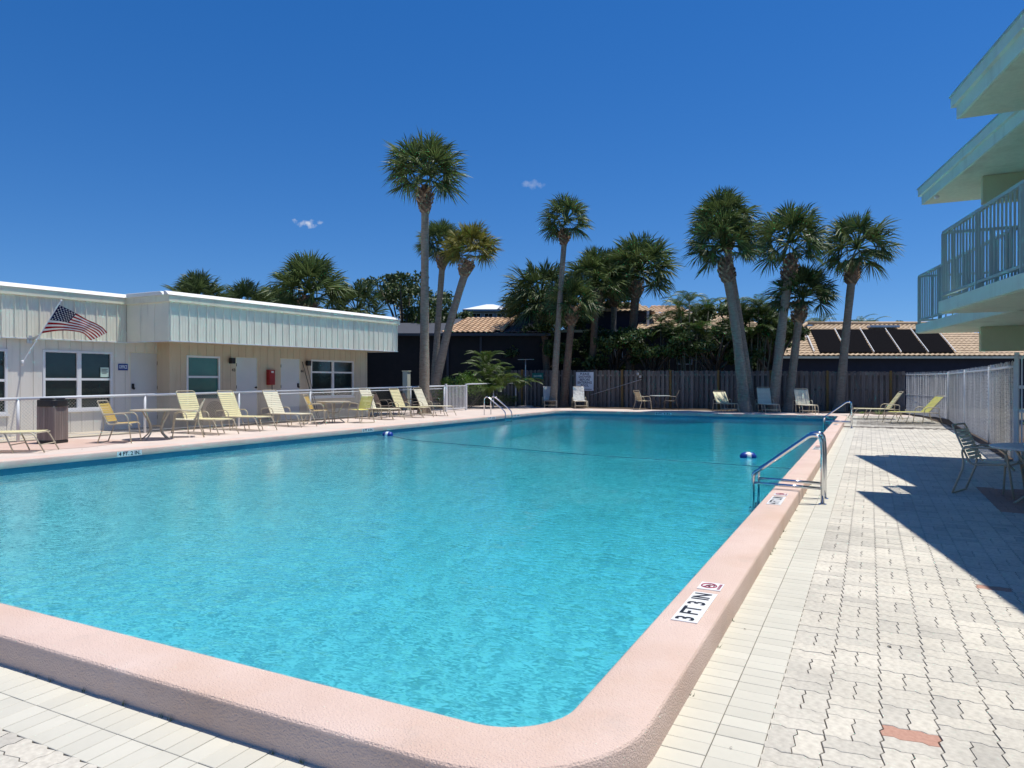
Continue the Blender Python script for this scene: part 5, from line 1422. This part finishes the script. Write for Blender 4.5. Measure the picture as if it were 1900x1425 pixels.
# cupola of a far house
h = house_root('cupola_house', 'pale grey cupola with white metal hip roof and three windows', -1.7, 52)
b = MB(); hbox(b, -1.55, 1.5, .3, 3.2, 0, 6.82); b.build('wall', M['pale_grey'], h, local=True)
b = MB(); ap0, ap1 = (-.25, 1.75, 7.42), (.25, 1.75, 7.42); q4 = [(-1.95, -.1, 6.86), (1.9, -.1, 6.86), (1.9, 3.6, 6.86), (-1.95, 3.6, 6.86)]
b.poly([q4[0], q4[1], ap1, ap0]); b.poly([q4[1], q4[2], ap1]); b.poly([q4[2], q4[3], ap0, ap1]); b.poly([q4[3], q4[0], ap0]); b.build('roof', M['metal_roof'], h, local=True)
b = MB(); hbox(b, -1.95, 1.9, -.1, 3.6, 6.72, 6.855); b.build('eave_board', M['pale_grey'], h, local=True)
for k in range(3):
    x = -.95 + k * .92
    b = MB(); hbox(b, x - .34, x - .29, .25, .298, 6.02, 6.62); hbox(b, x + .29, x + .34, .25, .298, 6.02, 6.62); hbox(b, x - .29, x + .29, .25, .298, 6.57, 6.62); hbox(b, x - .29, x + .29, .25, .298, 6.02, 6.07)
    w_ = b.build('window', M['white_paint'], h, local=True); b = MB(); hbox(b, x - .29, x + .29, .27, .299, 6.07, 6.57); b.build('pane', M['glass_dark'], w_, local=True)
    b = MB(); hbox(b, x - .012, x + .012, .262, .27, 6.07, 6.57); hbox(b, x - .29, x + .29, .262, .27, 6.31, 6.334); b.build('glazing_bar', M['white_paint'], w_, local=True)

# ================================================================== two-storey building on the right
mo = thing('balcony_building', 'pale aqua two storey motel with stepped roofs and railed balconies', 'building', (5, 13, 0))
DD = Vector((.197, -.980, 0))
def unit_poly(C, L_, depth, off=0.0):
    """corner C, front edge running towards the camera, ends square to X"""
    C = Vector((C[0], C[1], 0)); n_ = Vector((-DD.y, DD.x, 0)); n_ = Vector((.98, .197, 0))
    a = C + Vector((off, -off, 0)); e = a + DD * L_
    return [(a.x, a.y), (a.x + depth, a.y + .02 * depth), (e.x + depth, e.y), (e.x, e.y)]
def slab(name, C, L_, depth, z0, z1, mat, off=0.0):
    b = MB(); b.prism(unit_poly(C, L_, depth, off)[::-1], z0, z1); return b.build(name, mat, mo)
EV = [((.90, 17.0), 6.6), ((1.02, 11.7), 10.5)]
for (C, L_) in EV:
    slab('soffit', C, L_, 6.0, 5.235, 5.25, M['soffit'], .13)
    slab('lower_fascia', C, L_, 6.0, 5.20, 5.385, M['aqua_trim'], .065)
    slab('roof_slab', C, L_, 6.0, 5.386, 5.53, M['aqua_trim'])
    slab('drip_edge', C, L_, 6.0, 5.531, 5.56, M['aqua_rail'], -.02)
# the soffit panels sit just below the fascia ring
for (C, L_) in EV: slab('ceiling', C, L_, 6.0, 5.19, 5.199, M['soffit'], .10)
BC = [((.86, 16.9), 6.2), ((.91, 12.13), 10.5)]
for (C, L_) in BC:
    slab('balcony_slab', C, L_, 6.0, 2.53, 2.70, M['aqua_trim'])
    slab('ceiling', C, L_, 6.0, 2.515, 2.529, M['soffit'], .04)
def railing(C, L_, zf, endlen):
    C = Vector((C[0] + .06, C[1] - .06, zf)); r_ = thing_part = bpy.data.objects.new('railing', None); col.objects.link(r_); r_.parent = mo; r_.location = Vector((C.x, C.y, zf)) - base_of(mo)
    def run(P, d, L2, first):
        def bx(nm, p, q, a, c_):
            b = MB(); b.bar(p, q, a, c_); b.build(nm, M['aqua_rail'], r_)
        bx('top_rail', P + Vector((0, 0, 1.0)), P + d * L2 + Vector((0, 0, 1.0)), .05, .04)
        bx('bottom_rail', P + Vector((0, 0, .09)), P + d * L2 + Vector((0, 0, .09)), .04, .035)
        k = 0.0 if first else 1.35
        while k < L2 + .01:
            b = MB(); b.bar(P + d * k, P + d * k + Vector((0, 0, .985)), .06, .06); b.build('post', M['aqua_rail'], r_); k += 1.35
        k = .12
        while k < L2:
            if abs((k + .06) % 1.35 - .06) > .05:
                b = MB(); b.bar(P + d * k + Vector((0, 0, .105)), P + d * k + Vector((0, 0, .98)), .022, .022); b.build('baluster', M['aqua_rail'], r_)
            k += .118
    run(C, DD, L_, True); run(C, Vector((1, .02, 0)), endlen, False)
railing(BC[0][0], 5.4, 2.70, 2.2)
railing(BC[1][0], 6.6, 2.70, 2.2)
for (x0, x1, y0, y1, z0, z1) in ((1.80, 8, 15.0, 15.25, 4.72, 5.188), (1.80, 8, 15.2, 15.45, 2.07, 2.513), (2.3, 8, 9.4, 9.65, 4.72, 5.188), (2.3, 8, 9.4, 9.65, 2.07, 2.513)):
    b = MB(); b.box(x0, x1, y0, y1, z0, z1); bevel(b.build('beam', M['beam_paint'], mo), .008)
for (x0, x1, y0, y1) in ((2.75, 2.95, 15.22, 15.42), (3.0, 3.2, 9.42, 9.62)):
    for z0, z1 in ((0, 2.07), (2.70, 4.72)):
        b = MB(); b.box(x0, x1, y0, y1, z0, z1); b.build('column', M['beam_paint'], mo)
for (x, y) in ((2.55, 15.45), (3.35, 9.6)):
    P = Vector((x, y, 0)); e = P + DD * 5.6; n_ = Vector((.98, .197, 0))
    for z0, z1 in ((2.70, 5.19),):
        b = MB(); b.prism([(P.x, P.y), (e.x, e.y), (e.x + .98 * 4, e.y + .4), (P.x + .98 * 4, P.y + .4)], z0, z1); b.build('wall', M['wall_pale'], mo)
for (x, y) in ((3.9, 15.0), (4.4, 9.6)):
    P = Vector((x, y, 0)); e = P + DD * 5.6
    b = MB(); b.prism([(P.x, P.y), (e.x, e.y), (e.x + 3.5, e.y + .4), (P.x + 3.5, P.y + .4)], 0, 2.514); b.build('wall', M['wall_pale'], mo)
b = MB(); b.lathe([(.03, 0), (.05, .03), (.03, .06)], (1.18, 16.2, 5.13), 10); b.build('soffit_lamp', M['white_paint'], mo)
# white gate under the balcony
g_ = thing('metal_gate', 'tall white barred metal gate below the balcony beam', 'gate', (2.42, 15.75, 0), R(-28))
for x in (0, .50):
    b = MB(); b.box(x - .03, x + .03, -.03, .03, 0, 2.06); b.build('post', M['rail_white'], g_, local=True)
for z in (.12, .98, 1.42, 1.97):
    b = MB(); b.box(.03, .47, -.018, .018, z - .03, z + .03); b.build('rail', M['rail_white'], g_, local=True)
for k in range(6):
    b = MB(); b.box(.07 + k * .066, .09 + k * .066, -.01, .01, .15, 1.94); b.build('bar', M['rail_white'], g_, local=True)
b = MB(); b.box(.40, .49, -.05, -.02, .98, 1.10); b.build('lock', M['black_metal'], g_, local=True)

# ------------------------------------------------------------------ small litter: fallen leaf bits and joint weeds
b = MB(); rr = random.Random(77)
for k in range(70):
    if k < 38: x, y = rr.uniform(-.7, 2.0), rr.uniform(2.6, 24) ; z = zr(y) + .003
    elif k < 48: x, y = rr.uniform(-6, -1.2), rr.uniform(1.2, 2.0); z = .003
    else: x, y = rr.uniform(-16.3, -13.8), rr.uniform(8, 30); z = zl(x, y) + .003
    a = rr.uniform(0, 6.28); l = rr.uniform(.008, .022); ca, sa = math.cos(a) * l, math.sin(a) * l
    b.add([(x - ca, y - sa, z), (x + sa * .4, y - ca * .4, z + rr.uniform(.002, .008)), (x + ca, y + sa, z), (x - sa * .4, y + ca * .4, z + rr.uniform(.001, .005))], [(0, 1, 2, 3)])
o = b.build('fallen_leaves', M['bark'], kind='stuff'); tag(o, 'tiny dry leaf bits scattered over the paving and deck', 'leaves')
b = MB()
for k in range(26):
    if k % 2: x, y = rr.uniform(-5, -1.9), 2.112
    else: x, y = -.768, rr.uniform(3.0, 12)
    for q in range(7):
        a = rr.uniform(0, 6.28); l = rr.uniform(.008, .028); px_, py_ = x + rr.uniform(-.015, .015), y + rr.uniform(-.004, .006)
        b.add([(px_ - .002, py_, 0), (px_ + .002, py_, 0), (px_ + math.cos(a) * l * .6, py_ + math.sin(a) * l * .3, l)], [(0, 1, 2)])
o = b.build('joint_weeds', M['leaf'], kind='stuff'); tag(o, 'tiny weeds growing in the joint at the foot of the coping', 'weeds')
